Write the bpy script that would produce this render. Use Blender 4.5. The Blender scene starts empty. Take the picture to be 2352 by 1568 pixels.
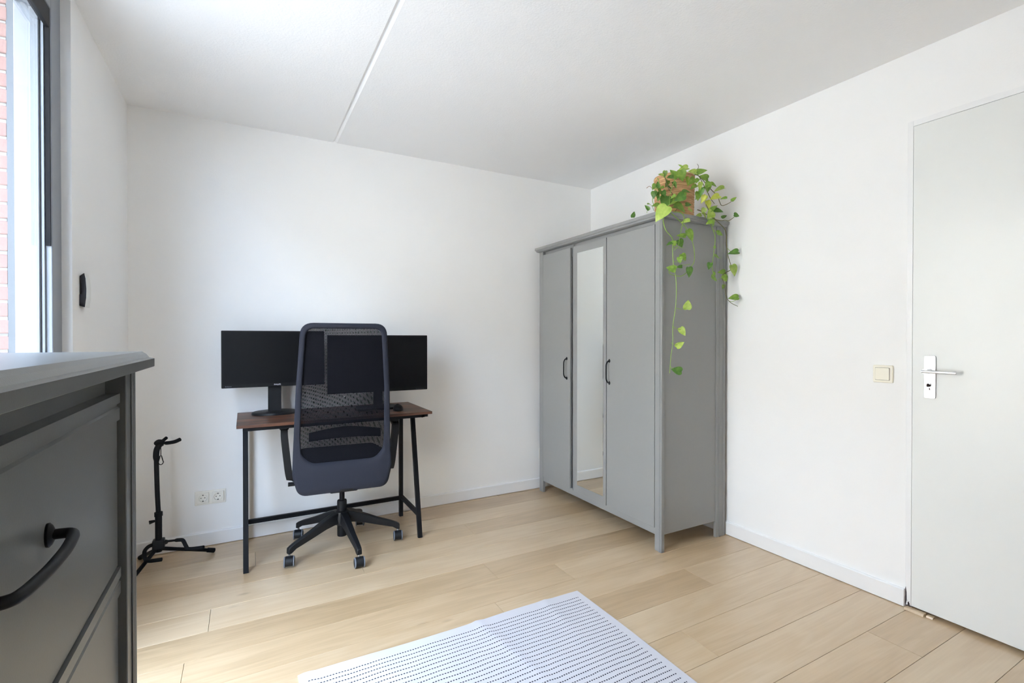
import bpy, bmesh, math, random
from math import sin, cos, pi, radians
from mathutils import Vector, Matrix
random.seed(11)
scene = bpy.context.scene
COL = scene.collection

# ------------------------------------------------------------------ camera
CAM_H, YAW, PITCH, FPX = 1.21, 0.5025, 0.0071, 1118.93
cd = bpy.data.cameras.new('camera')
cd.sensor_width = 36.0
cd.lens = FPX * 36.0 / 2352.0
cd.clip_start = 0.01
cam = bpy.data.objects.new('camera', cd)
cam.location = (0, 0, CAM_H)
cam.rotation_euler = (pi / 2 - PITCH, 0, -YAW)
COL.objects.link(cam)
scene.camera = cam

# ------------------------------------------------------------------ world, sun, exposure
EXPOSURE = 0.33
SKY_COL, SKY_STR = (0.60, 0.74, 1.0), 17.0
SUN_COL, SUN_STR = (1.0, 0.95, 0.90), 120.0
scene.view_settings.view_transform = 'Standard'
scene.view_settings.look = 'None'
scene.view_settings.gamma = 1.0
scene.view_settings.use_curve_mapping = False
scene.view_settings.exposure = EXPOSURE
scene.cycles.max_bounces = 14
scene.cycles.diffuse_bounces = 10
scene.cycles.transparent_max_bounces = 24
scene.cycles.caustics_reflective = False
scene.cycles.caustics_refractive = False
scene.cycles.sample_clamp_indirect = 8.0
world = bpy.data.worlds.new('sky')
scene.world = world
world.use_nodes = True
bg = world.node_tree.nodes['Background']
bg.inputs['Color'].default_value = (*SKY_COL, 1)
bg.inputs['Strength'].default_value = SKY_STR
sd = bpy.data.lights.new('sun', 'SUN')
sd.energy = SUN_STR
sd.color = SUN_COL
sd.angle = radians(0.6)
sun = bpy.data.objects.new('sun', sd)
sun.rotation_euler = (radians(18), radians(38), 0)     # from behind the house, it never enters the window
COL.objects.link(sun)

# ------------------------------------------------------------------ room numbers (metres)
XL, XR, YB, YF, H = -0.556, 2.608, 3.343, -2.3, 2.481
WY0, WY1, WZ0, WZ1 = 0.85, 2.36, 0.02, 2.45          # window opening in the left wall

pd = bpy.data.lights.new('window_portal', 'AREA')
pd.shape = 'RECTANGLE'
pd.size = WZ1 - WZ0
pd.size_y = WY1 - WY0
pd.cycles.is_portal = True
po = bpy.data.objects.new('window_portal', pd)
po.location = (-0.83, (WY0 + WY1) / 2, (WZ0 + WZ1) / 2)
po.rotation_euler = (0, -pi / 2, 0)
COL.objects.link(po)

# ------------------------------------------------------------------ materials
def srgb(r, g, b):
    def f(v):
        v /= 255.0
        return v / 12.92 if v <= 0.04045 else ((v + 0.055) / 1.055) ** 2.4
    return (f(r), f(g), f(b))

def nodes(name):
    m = bpy.data.materials.new(name)
    m.use_nodes = True
    nt = m.node_tree
    return m, nt, nt.nodes['Principled BSDF']

def mat(name, col, rough=0.5, metal=0.0, var=0.06, nscale=30.0, bump=0.0, bscale=200.0, spec=0.5, coat=0.0):
    """plain material with a slight procedural mottling and an optional fine relief"""
    m, nt, p = nodes(name)
    N, L = nt.nodes, nt.links
    tc = N.new('ShaderNodeTexCoord')
    nz = N.new('ShaderNodeTexNoise')
    nz.inputs['Scale'].default_value = nscale
    nz.inputs['Detail'].default_value = 3
    L.new(tc.outputs['Object'], nz.inputs['Vector'])
    mx = N.new('ShaderNodeMix')
    mx.data_type = 'RGBA'
    mx.inputs[6].default_value = (*[c * (1 - var) for c in col], 1)
    mx.inputs[7].default_value = (*[min(1, c * (1 + var)) for c in col], 1)
    L.new(nz.outputs['Fac'], mx.inputs[0])
    L.new(mx.outputs[2], p.inputs['Base Color'])
    p.inputs['Roughness'].default_value = rough
    p.inputs['Metallic'].default_value = metal
    p.inputs['Specular IOR Level'].default_value = spec
    p.inputs['Coat Weight'].default_value = coat
    if bump > 0:
        n2 = N.new('ShaderNodeTexNoise')
        n2.inputs['Scale'].default_value = bscale
        n2.inputs['Detail'].default_value = 4
        L.new(tc.outputs['Object'], n2.inputs['Vector'])
        b = N.new('ShaderNodeBump')
        b.inputs['Strength'].default_value = bump
        b.inputs['Distance'].default_value = 0.002
        L.new(n2.outputs['Fac'], b.inputs['Height'])
        L.new(b.outputs['Normal'], p.inputs['Normal'])
    return m

M = {}
M['wall'] = mat('white_wall_paint', (0.925, 0.922, 0.915), 0.85, var=0.012, nscale=4, bump=0.12, bscale=160, spec=0.2)
M['ceiling'] = mat('stippled_ceiling_paint', (0.92, 0.917, 0.917), 0.9, var=0.012, nscale=5, bump=0.5, bscale=130, spec=0.1)
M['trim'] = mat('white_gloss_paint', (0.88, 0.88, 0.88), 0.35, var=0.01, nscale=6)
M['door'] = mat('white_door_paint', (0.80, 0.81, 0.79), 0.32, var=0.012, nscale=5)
M['chip'] = mat('dark_chipped_metal', srgb(60, 45, 45), 0.8, var=0.3)
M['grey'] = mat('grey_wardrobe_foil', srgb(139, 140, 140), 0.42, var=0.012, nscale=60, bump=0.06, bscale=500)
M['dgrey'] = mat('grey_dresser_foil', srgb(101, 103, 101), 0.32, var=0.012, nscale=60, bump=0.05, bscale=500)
M['frame'] = mat('grey_window_paint', srgb(140, 145, 152), 0.4, var=0.02, nscale=40, bump=0.05, bscale=300)
M['strip'] = mat('dark_grey_joint_strip', srgb(92, 98, 104), 0.6)
M['black'] = mat('black_metal', srgb(17, 18, 22), 0.5, var=0.1, spec=0.2)
M['blackp'] = mat('black_plastic', srgb(17, 18, 21), 0.5, var=0.1, bump=0.06, bscale=700, spec=0.35)
M['rubber'] = mat('black_rubber', srgb(15, 15, 18), 0.75, var=0.1, spec=0.25)
M['screen'] = mat('black_screen', srgb(8, 8, 10), 0.45, var=0.05, spec=0.2)
M['bezel'] = mat('black_bezel', srgb(12, 12, 14), 0.5, var=0.05, spec=0.25)
M['fabric'] = mat('dark_grey_chair_fabric', srgb(43, 45, 54), 0.9, var=0.12, nscale=500, bump=0.35, bscale=900, spec=0.12)
M['seatf'] = mat('dark_seat_fabric', srgb(26, 27, 33), 0.95, var=0.15, nscale=400, bump=0.3, bscale=800, spec=0.12)
M['tyre'] = mat('grey_caster_tread', srgb(118, 122, 132), 0.6)
M['socket'] = mat('cream_socket_plastic', srgb(238, 235, 226), 0.35, var=0.01)
M['switch'] = mat('aged_cream_plastic', srgb(240, 235, 219), 0.35, var=0.015)
M['hole'] = mat('dark_contact_hole', srgb(50, 46, 42), 0.8)
M['alu'] = mat('satin_aluminium', (0.86, 0.87, 0.88), 0.28, metal=0.85, var=0.02)
M['steel'] = mat('steel_screw', (0.55, 0.55, 0.55), 0.35, metal=0.9)
M['key'] = mat('dark_key_metal', srgb(60, 30, 30), 0.5, metal=0.3)
M['print'] = mat('white_print', srgb(225, 225, 235), 0.6)
M['faintprint'] = mat('faint_print', srgb(110, 115, 128), 0.6)
M['mortar'] = mat('pale_mortar', srgb(170, 170, 168), 0.95, bump=0.4, bscale=120)
M['brick'] = mat('red_brown_brick', srgb(148, 116, 109), 0.9, var=0.16, nscale=25, bump=0.8, bscale=90)
M['render'] = mat('grey_facade', srgb(158, 156, 152), 0.9, var=0.06, nscale=1.5)
M['tiles'] = mat('grey_roof_tiles', srgb(96, 98, 102), 0.85, var=0.2, nscale=6)
M['pane'] = mat('dark_far_pane', srgb(70, 78, 86), 0.15, var=0.1)
M['paving'] = mat('pale_paving', srgb(196, 188, 178), 0.9, var=0.1, nscale=3)
M['sub'] = mat('dark_subfloor', srgb(72, 60, 48), 0.95)
M['soil'] = mat('potting_soil', srgb(50, 38, 28), 0.95, var=0.4, bump=0.8, bscale=120)
M['white'] = mat('white_plastic', srgb(228, 228, 224), 0.4)
M['shell'] = mat('dark_sensor_shell', srgb(36, 37, 46), 0.5)

def leaf_mat(name, a, b):
    m, nt, p = nodes(name)
    N, L = nt.nodes, nt.links
    tc = N.new('ShaderNodeTexCoord')
    oi = N.new('ShaderNodeObjectInfo')
    nz = N.new('ShaderNodeTexNoise')
    nz.inputs['Scale'].default_value = 3.0
    nz.inputs['Detail'].default_value = 4
    add = N.new('ShaderNodeVectorMath')
    L.new(tc.outputs['Object'], add.inputs[0])
    L.new(oi.outputs['Random'], add.inputs[1])
    L.new(add.outputs[0], nz.inputs['Vector'])
    r = N.new('ShaderNodeValToRGB')
    r.color_ramp.elements[0].position = 0.35
    r.color_ramp.elements[1].position = 0.68
    r.color_ramp.elements[0].color = (*a, 1)
    r.color_ramp.elements[1].color = (*b, 1)
    L.new(nz.outputs['Fac'], r.inputs['Fac'])
    hv = N.new('ShaderNodeHueSaturation')
    mr = N.new('ShaderNodeMapRange')
    mr.inputs['To Min'].default_value = 0.8
    mr.inputs['To Max'].default_value = 1.25
    L.new(oi.outputs['Random'], mr.inputs['Value'])
    L.new(mr.outputs['Result'], hv.inputs['Value'])
    L.new(r.outputs['Color'], hv.inputs['Color'])
    L.new(hv.outputs['Color'], p.inputs['Base Color'])
    p.inputs['Roughness'].default_value = 0.38
    tr = N.new('ShaderNodeBsdfTranslucent')
    L.new(hv.outputs['Color'], tr.inputs['Color'])
    ms = N.new('ShaderNodeMixShader')
    ms.inputs[0].default_value = 0.3
    L.new(p.outputs[0], ms.inputs[1])
    L.new(tr.outputs[0], ms.inputs[2])
    L.new(ms.outputs[0], N['Material Output'].inputs['Surface'])
    return m
M['leaf0'] = leaf_mat('deep_green_leaf', srgb(72, 116, 48), srgb(104, 148, 64))
M['leaf1'] = leaf_mat('mid_green_leaf', srgb(108, 148, 54), srgb(146, 178, 80))
M['leaf2'] = leaf_mat('light_green_leaf', srgb(150, 180, 76), srgb(184, 204, 110))
M['leaf3'] = leaf_mat('yellow_lime_leaf', srgb(190, 204, 74), srgb(214, 218, 122))
M['vine0'] = mat('brown_vine', srgb(98, 94, 54), 0.6, var=0.3)
M['vine1'] = mat('green_vine', srgb(132, 166, 72), 0.5, var=0.2)
M['vine2'] = mat('tan_vine', srgb(150, 110, 80), 0.6, var=0.2)

def oak():
    m, nt, p = nodes('pale_oiled_oak')
    N, L = nt.nodes, nt.links
    g = N.new('ShaderNodeNewGeometry')
    oi = N.new('ShaderNodeObjectInfo')
    # per-plank offset so that the grain never runs on from board to board
    off = N.new('ShaderNodeVectorMath'); off.operation = 'MULTIPLY'
    cmb = N.new('ShaderNodeCombineXYZ')
    for i in range(3): L.new(oi.outputs['Random'], cmb.inputs[i])
    off.inputs[1].default_value = (37.0, 91.0, 53.0)
    L.new(cmb.outputs[0], off.inputs[0])
    pos = N.new('ShaderNodeVectorMath'); pos.operation = 'ADD'
    L.new(g.outputs['Position'], pos.inputs[0]); L.new(off.outputs[0], pos.inputs[1])
    def scaled(v):
        n = N.new('ShaderNodeVectorMath'); n.operation = 'MULTIPLY'
        n.inputs[1].default_value = v
        L.new(pos.outputs[0], n.inputs[0]); return n
    s1 = scaled((1.1, 7.0, 1.0))
    n1 = N.new('ShaderNodeTexNoise'); n1.inputs['Scale'].default_value = 1.6; n1.inputs['Detail'].default_value = 2
    n1.inputs['Distortion'].default_value = 0.4
    L.new(s1.outputs[0], n1.inputs['Vector'])
    # cathedral figure: contour lines of the slow noise
    mul = N.new('ShaderNodeMath'); mul.operation = 'MULTIPLY'; mul.inputs[1].default_value = 26.0
    L.new(n1.outputs['Fac'], mul.inputs[0])
    sn = N.new('ShaderNodeMath'); sn.operation = 'SINE'; L.new(mul.outputs[0], sn.inputs[0])
    s2 = scaled((3.0, 120.0, 1.0))
    n2 = N.new('ShaderNodeTexNoise'); n2.inputs['Scale'].default_value = 1.0; n2.inputs['Detail'].default_value = 6
    L.new(s2.outputs[0], n2.inputs['Vector'])
    s3 = scaled((0.7, 3.0, 1.0))
    n3 = N.new('ShaderNodeTexNoise'); n3.inputs['Scale'].default_value = 1.5; n3.inputs['Detail'].default_value = 2
    L.new(s3.outputs[0], n3.inputs['Vector'])
    def madd(a, k, b):
        n = N.new('ShaderNodeMath'); n.operation = 'MULTIPLY_ADD'; n.inputs[1].default_value = k
        L.new(a, n.inputs[0])
        if isinstance(b, float): n.inputs[2].default_value = b
        else: L.new(b, n.inputs[2])
        return n.outputs[0]
    v = madd(sn.outputs[0], 0.06, 0.0)
    v = madd(n2.outputs['Fac'], 0.34, v)
    v = madd(n3.outputs['Fac'], 0.42, v)
    v = madd(oi.outputs['Random'], 0.36, v)
    r = N.new('ShaderNodeValToRGB')
    e = r.color_ramp.elements
    e[0].position = 0.22; e[0].color = (*srgb(170, 143, 108), 1)
    e[1].position = 0.92; e[1].color = (*srgb(211, 189, 158), 1)
    mid = e.new(0.55); mid.color = (*srgb(194, 167, 132), 1)
    L.new(v, r.inputs['Fac'])
    # small dark knots
    vo = N.new('ShaderNodeTexVoronoi'); vo.inputs['Scale'].default_value = 1.0
    s4 = scaled((1.6, 4.2, 1.0)); L.new(s4.outputs[0], vo.inputs['Vector'])
    kr = N.new('ShaderNodeMapRange'); kr.inputs['From Min'].default_value = 0.02; kr.inputs['From Max'].default_value = 0.06
    kr.inputs['To Min'].default_value = 0.55; kr.inputs['To Max'].default_value = 1.0
    L.new(vo.outputs['Distance'], kr.inputs['Value'])
    kn = N.new('ShaderNodeMix'); kn.data_type = 'RGBA'
    kn.inputs[6].default_value = (*srgb(120, 92, 62), 1)
    L.new(kr.outputs['Result'], kn.inputs[0]); L.new(r.outputs['Color'], kn.inputs[7])
    L.new(kn.outputs[2], p.inputs['Base Color'])
    p.inputs['Roughness'].default_value = 0.33
    p.inputs['Coat Weight'].default_value = 0.6; p.inputs['Coat Roughness'].default_value = 0.28
    b = N.new('ShaderNodeBump'); b.inputs['Strength'].default_value = 0.08; b.inputs['Distance'].default_value = 0.001
    L.new(n2.outputs['Fac'], b.inputs['Height']); L.new(b.outputs['Normal'], p.inputs['Normal'])
    return m
M['oak'] = oak()

def walnut():
    m, nt, p = nodes('rustic_brown_board')
    N, L = nt.nodes, nt.links
    tc = N.new('ShaderNodeTexCoord')
    mp = N.new('ShaderNodeMapping'); mp.inputs['Scale'].default_value = (2.2, 14.0, 14.0)
    L.new(tc.outputs['Object'], mp.inputs['Vector'])
    n1 = N.new('ShaderNodeTexNoise'); n1.inputs['Scale'].default_value = 1.3; n1.inputs['Detail'].default_value = 7
    n1.inputs['Distortion'].default_value = 0.8
    L.new(mp.outputs['Vector'], n1.inputs['Vector'])
    r = N.new('ShaderNodeValToRGB'); e = r.color_ramp.elements
    e[0].position = 0.3; e[0].color = (*srgb(44, 30, 24), 1)
    e[1].position = 0.72; e[1].color = (*srgb(128, 80, 52), 1)
    e.new(0.5).color = (*srgb(84, 54, 40), 1)
    L.new(n1.outputs['Fac'], r.inputs['Fac']); L.new(r.outputs['Color'], p.inputs['Base Color'])
    p.inputs['Roughness'].default_value = 0.42
    return m
M['walnut'] = walnut()

def jute():
    m, nt, p = nodes('jute_rope')
    N, L = nt.nodes, nt.links
    tc = N.new('ShaderNodeTexCoord')
    mp = N.new('ShaderNodeMapping'); mp.inputs['Scale'].default_value = (14, 14, 150)
    L.new(tc.outputs['Object'], mp.inputs['Vector'])
    n1 = N.new('ShaderNodeTexNoise'); n1.inputs['Scale'].default_value = 1.0; n1.inputs['Detail'].default_value = 5
    L.new(mp.outputs['Vector'], n1.inputs['Vector'])
    r = N.new('ShaderNodeValToRGB'); e = r.color_ramp.elements
    e[0].position = 0.3; e[0].color = (*srgb(158, 114, 76), 1)
    e[1].position = 0.7; e[1].color = (*srgb(220, 182, 138), 1)
    L.new(n1.outputs['Fac'], r.inputs['Fac']); L.new(r.outputs['Color'], p.inputs['Base Color'])
    p.inputs['Roughness'].default_value = 0.9
    b = N.new('ShaderNodeBump'); b.inputs['Strength'].default_value = 0.6; b.inputs['Distance'].default_value = 0.003
    L.new(n1.outputs['Fac'], b.inputs['Height']); L.new(b.outputs['Normal'], p.inputs['Normal'])
    return m
M['jute'] = jute()

def glass():
    m = bpy.data.materials.new('clear_window_glass'); m.use_nodes = True
    nt = m.node_tree; N, L = nt.nodes, nt.links
    N.remove(N['Principled BSDF'])
    t = N.new('ShaderNodeBsdfTransparent'); t.inputs['Color'].default_value = (0.95, 0.97, 0.96, 1)
    g = N.new('ShaderNodeBsdfGlossy'); g.inputs['Roughness'].default_value = 0.02
    ge = N.new('ShaderNodeNewGeometry')
    dt = N.new('ShaderNodeVectorMath'); dt.operation = 'DOT_PRODUCT'
    L.new(ge.outputs['Incoming'], dt.inputs[0]); L.new(ge.outputs['Normal'], dt.inputs[1])
    ab = N.new('ShaderNodeMath'); ab.operation = 'ABSOLUTE'; L.new(dt.outputs['Value'], ab.inputs[0])
    iv = N.new('ShaderNodeMath'); iv.operation = 'SUBTRACT'; iv.inputs[0].default_value = 1.0; L.new(ab.outputs[0], iv.inputs[1])
    pw = N.new('ShaderNodeMath'); pw.operation = 'POWER'; pw.inputs[1].default_value = 5.0; L.new(iv.outputs[0], pw.inputs[0])
    f = N.new('ShaderNodeMath'); f.operation = 'MULTIPLY_ADD'; f.inputs[1].default_value = 0.96; f.inputs[2].default_value = 0.04   # Schlick, same from both faces
    L.new(pw.outputs[0], f.inputs[0])
    nz = N.new('ShaderNodeTexNoise'); nz.inputs['Scale'].default_value = 2.0
    b = N.new('ShaderNodeBump'); b.inputs['Strength'].default_value = 0.02
    L.new(nz.outputs['Fac'], b.inputs['Height']); L.new(b.outputs['Normal'], g.inputs['Normal'])
    x = N.new('ShaderNodeMixShader')
    L.new(f.outputs[0], x.inputs[0]); L.new(t.outputs[0], x.inputs[1]); L.new(g.outputs[0], x.inputs[2])
    L.new(x.outputs[0], N['Material Output'].inputs['Surface'])
    return m
M['glass'] = glass()

def mirror():
    m, nt, p = nodes('silvered_mirror')
    N, L = nt.nodes, nt.links
    nz = N.new('ShaderNodeTexNoise'); nz.inputs['Scale'].default_value = 3
    mr = N.new('ShaderNodeMapRange'); mr.inputs['To Min'].default_value = 0.004; mr.inputs['To Max'].default_value = 0.012
    L.new(nz.outputs['Fac'], mr.inputs['Value']); L.new(mr.outputs['Result'], p.inputs['Roughness'])
    p.inputs['Base Color'].default_value = (0.86, 0.89, 0.88, 1)
    p.inputs['Metallic'].default_value = 1.0
    return m
M['mirror'] = mirror()

def meshcloth():
    """open-weave chair mesh: black thread with see-through holes in a fine diamond grid"""
    m, nt, p = nodes('black_open_mesh')
    N, L = nt.nodes, nt.links
    tc = N.new('ShaderNodeTexCoord')
    sep = N.new('ShaderNodeSeparateXYZ'); L.new(tc.outputs['Object'], sep.inputs[0])
    def wave(sign):
        a = N.new('ShaderNodeMath'); a.operation = 'MULTIPLY_ADD'; a.inputs[1].default_value = sign * 1.0
        L.new(sep.outputs['X'], a.inputs[0]); L.new(sep.outputs['Z'], a.inputs[2])
        k = N.new('ShaderNodeMath'); k.operation = 'MULTIPLY'; k.inputs[1].default_value = 2 * pi / 0.0052
        L.new(a.outputs[0], k.inputs[0])
        s = N.new('ShaderNodeMath'); s.operation = 'SINE'; L.new(k.outputs[0], s.inputs[0]); return s
    w1, w2 = wave(1), wave(-1)
    mn = N.new('ShaderNodeMath'); mn.operation = 'MINIMUM'
    L.new(w1.outputs[0], mn.inputs[0]); L.new(w2.outputs[0], mn.inputs[1])
    gt = N.new('ShaderNodeMath'); gt.operation = 'GREATER_THAN'; gt.inputs[1].default_value = 0.30
    L.new(mn.outputs[0], gt.inputs[0])
    p.inputs['Base Color'].default_value = (*srgb(17, 17, 22), 1)
    p.inputs['Roughness'].default_value = 0.85; p.inputs['Specular IOR Level'].default_value = 0.08
    t = N.new('ShaderNodeBsdfTransparent')
    x = N.new('ShaderNodeMixShader')
    L.new(gt.outputs[0], x.inputs[0]); L.new(p.outputs[0], x.inputs[1]); L.new(t.outputs[0], x.inputs[2])
    L.new(x.outputs[0], N['Material Output'].inputs['Surface'])
    return m
M['mesh'] = meshcloth()

RUG_X0, RUG_X1, RUG_Y0, RUG_Y1 = 0.162, 1.388, 0.10, 1.883
def rugmat():
    m, nt, p = nodes('white_flatweave_with_dark_stitch_rows')
    N, L = nt.nodes, nt.links
    tc = N.new('ShaderNodeTexCoord')
    sep = N.new('ShaderNodeSeparateXYZ'); L.new(tc.outputs['Object'], sep.inputs[0])
    def mth(op, a, b=None):
        n = N.new('ShaderNodeMath'); n.operation = op
        for i, v in enumerate((a, b)):
            if v is None: continue
            if isinstance(v, (int, float)): n.inputs[i].default_value = v
            else: L.new(v, n.inputs[i])
        return n.outputs[0]
    wob = N.new('ShaderNodeTexNoise'); wob.inputs['Scale'].default_value = 9.0
    L.new(tc.outputs['Object'], wob.inputs['Vector'])
    wy = mth('MULTIPLY', mth('SUBTRACT', wob.outputs['Fac'], 0.5), 0.010)
    y = mth('ADD', mth('SUBTRACT', RUG_Y1 - RUG_Y0 - 0.052, sep.outputs['Y']), wy)       # distance below the first row
    ry = mth('ABSOLUTE', mth('SUBTRACT', mth('FRACT', mth('ADD', mth('DIVIDE', y, 0.0235), 0.5)), 0.5))
    row = mth('LESS_THAN', ry, 0.11)
    rowid = mth('FLOOR', mth('ADD', mth('DIVIDE', y, 0.0235), 0.5))
    dx = mth('FRACT', mth('ADD', mth('DIVIDE', sep.outputs['X'], 0.0101), mth('MULTIPLY', rowid, 0.37)))
    dash = mth('LESS_THAN', dx, 0.6)
    inx = mth('MULTIPLY', mth('GREATER_THAN', sep.outputs['X'], 0.03), mth('LESS_THAN', sep.outputs['X'], RUG_X1 - RUG_X0 - 0.03))
    iny = mth('GREATER_THAN', y, -0.01)
    k = mth('MULTIPLY', mth('MULTIPLY', row, dash), mth('MULTIPLY', inx, iny))
    mx = N.new('ShaderNodeMix'); mx.data_type = 'RGBA'
    mx.inputs[6].default_value = (*srgb(203, 200, 203), 1)
    mx.inputs[7].default_value = (*srgb(52, 50, 60), 1)
    L.new(k, mx.inputs[0]); L.new(mx.outputs[2], p.inputs['Base Color'])
    p.inputs['Roughness'].default_value = 0.95
    n2 = N.new('ShaderNodeTexNoise'); n2.inputs['Scale'].default_value = 350
    L.new(tc.outputs['Object'], n2.inputs['Vector'])
    b = N.new('ShaderNodeBump'); b.inputs['Strength'].default_value = 0.3; b.inputs['Distance'].default_value = 0.002
    L.new(n2.outputs['Fac'], b.inputs['Height']); L.new(b.outputs['Normal'], p.inputs['Normal'])
    return m
M['rug'] = rugmat()

# ------------------------------------------------------------------ mesh helpers
class MB:
    def __init__(s): s.v, s.f = [], []
    def add(s, vs, fs):
        n = len(s.v); s.v += [tuple(v) for v in vs]; s.f += [tuple(i + n for i in f) for f in fs]; return s
    def box(s, x0, x1, y0, y1, z0, z1):
        vs = [(x, y, z) for z in (z0, z1) for y in (y0, y1) for x in (x0, x1)]
        return s.add(vs, [(0, 2, 3, 1), (4, 5, 7, 6), (0, 1, 5, 4), (1, 3, 7, 5), (3, 2, 6, 7), (2, 0, 4, 6)])
    def obox(s, a, b, w, t, up=(0, 0, 1)):
        """bar from a to b with width w (sideways) and thickness t (along up)"""
        a, b, up = Vector(a), Vector(b), Vector(up)
        d = (b - a).normalized(); sd = d.cross(up).normalized(); u = sd.cross(d).normalized()
        vs = [p + sd * (i * w / 2) + u * (j * t / 2) for p in (a, b) for i, j in ((-1, -1), (1, -1), (1, 1), (-1, 1))]
        return s.add(vs, [(0, 1, 2, 3), (7, 6, 5, 4), (0, 4, 5, 1), (1, 5, 6, 2), (2, 6, 7, 3), (3, 7, 4, 0)])
    def tube(s, pts, r, n=8, cap=True):
        pts = [Vector(p) for p in pts]; rs = r if isinstance(r, (list, tuple)) else [r] * len(pts)
        t0 = (pts[1] - pts[0]).normalized()
        nrm = t0.orthogonal().normalized(); rings = []
        for i, p in enumerate(pts):
            a = pts[max(i - 1, 0)]; b = pts[min(i + 1, len(pts) - 1)]
            t = (b - a).normalized(); nrm = (nrm - t * nrm.dot(t))
            nrm = nrm.normalized() if nrm.length > 1e-6 else t.orthogonal().normalized(); bn = t.cross(nrm)
            rings.append([p + (nrm * cos(2 * pi * k / n) + bn * sin(2 * pi * k / n)) * rs[i] for k in range(n)])
        vs = [v for ring in rings for v in ring]
        fs = [(i * n + k, i * n + (k + 1) % n, (i + 1) * n + (k + 1) % n, (i + 1) * n + k) for i in range(len(pts) - 1) for k in range(n)]
        if cap: fs += [tuple(range(n - 1, -1, -1)), tuple((len(pts) - 1) * n + k for k in range(n))]
        return s.add(vs, fs)
    def lathe(s, prof, n=32, c=(0, 0, 0), sx=1.0, sy=1.0, axis='Z'):
        vs = []
        for r, z in prof:
            for k in range(n):
                a = 2 * pi * k / n; x, y = r * cos(a) * sx, r * sin(a) * sy
                p = (x, y, z) if axis == 'Z' else ((z, x, y) if axis == 'X' else (x, z, y))
                vs.append((p[0] + c[0], p[1] + c[1], p[2] + c[2]))
        m = len(prof)
        fs = [(i * n + k, i * n + (k + 1) % n, (i + 1) * n + (k + 1) % n, (i + 1) * n + k) for i in range(m - 1) for k in range(n)]
        fs += [tuple(range(n - 1, -1, -1)), tuple((m - 1) * n + k for k in range(n))]
        return s.add(vs, fs)
    def rings(s, x0, x1, y0, y1, prof):
        """stack of rectangles (z, inset): mouldings with mitred corners"""
        vs = []
        for z, i in prof: vs += [(x0 + i, y0 + i, z), (x1 - i, y0 + i, z), (x1 - i, y1 - i, z), (x0 + i, y1 - i, z)]
        m = len(prof)
        fs = [(i * 4 + k, i * 4 + (k + 1) % 4, i * 4 + 4 + (k + 1) % 4, i * 4 + 4 + k) for i in range(m - 1) for k in range(4)]
        fs += [(3, 2, 1, 0), tuple((m - 1) * 4 + k for k in range(4))]
        return s.add(vs, fs)
    def prism(s, poly, axis, a, b):
        """extrude a 2-D polygon along an axis: X -> poly is (y,z), Y -> (x,z), Z -> (x,y)"""
        n = len(poly)
        def P(p, t): return (t, p[0], p[1]) if axis == 'X' else ((p[0], t, p[1]) if axis == 'Y' else (p[0], p[1], t))
        vs = [P(p, a) for p in poly] + [P(p, b) for p in poly]
        fs = [(k, (k + 1) % n, n + (k + 1) % n, n + k) for k in range(n)] + [tuple(range(n - 1, -1, -1)), tuple(range(n, 2 * n))]
        return s.add(vs, fs)

def mesh_of(name, mb, smooth=35):
    me = bpy.data.meshes.new(name)
    me.from_pydata(mb.v, [], mb.f)
    bm = bmesh.new(); bm.from_mesh(me)
    bmesh.ops.recalc_face_normals(bm, faces=bm.faces)
    bm.to_mesh(me); bm.free()
    if smooth:
        for p in me.polygons: p.use_smooth = True
        me.set_sharp_from_angle(angle=radians(smooth))
    return me

def obj(name, mb, m, parent=None, world=None, bevel=0.0, seg=2, smooth=35, label=None):
    """one mesh object; `world` = root whose location is taken off vertices given in room coordinates"""
    if world is not None:
        L = world.location; mb.v = [(x - L.x, y - L.y, z - L.z) for x, y, z in mb.v]
    me = mesh_of(name, mb, smooth)
    me.materials.append(M[m] if isinstance(m, str) else m)
    o = bpy.data.objects.new(name, me); COL.objects.link(o)
    if parent is not None: o.parent = parent
    if bevel:
        b = o.modifiers.new('edge', 'BEVEL'); b.width = bevel; b.segments = seg; b.limit_method = 'ANGLE'; b.angle_limit = radians(40)
        b.harden_normals = False
    if label: o['label'] = label
    return o

def thing(name, loc, label, cat, group=None, rz=0.0):
    o = bpy.data.objects.new(name, None); COL.objects.link(o)
    o.empty_display_size = 0.05
    o.location = loc; o.rotation_euler = (0, 0, rz)
    o['label'] = label; o['category'] = cat
    if group: o['group'] = group
    return o

def tag(o, label, cat, group=None):
    o['label'] = label; o['category'] = cat
    if group: o['group'] = group
    return o

def struct(o, label=None, cat=None):
    o['kind'] = 'structure'
    if label: o['label'] = label
    if cat: o['category'] = cat
    return o

def arc(c, r, a0, a1, n, plane='XZ'):
    out = []
    for i in range(n + 1):
        a = a0 + (a1 - a0) * i / n; u, v = r * cos(a), r * sin(a)
        out.append((c[0] + u, c[1], c[2] + v) if plane == 'XZ' else ((c[0], c[1] + u, c[2] + v) if plane == 'YZ' else (c[0] + u, c[1] + v, c[2])))
    return out

def smoothpath(pts, k=4):
    """Catmull-Rom through pts"""
    P = [Vector(p) for p in pts]
    if len(P) < 3: return P
    out = []
    for i in range(len(P) - 1):
        p0, p1, p2, p3 = P[max(i - 1, 0)], P[i], P[i + 1], P[min(i + 2, len(P) - 1)]
        for j in range(k):
            t = j / k
            out.append(0.5 * ((2 * p1) + (p2 - p0) * t + (2 * p0 - 5 * p1 + 4 * p2 - p3) * t * t + (3 * p1 - p0 - 3 * p2 + p3) * t ** 3))
    out.append(P[-1]); return out

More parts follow.
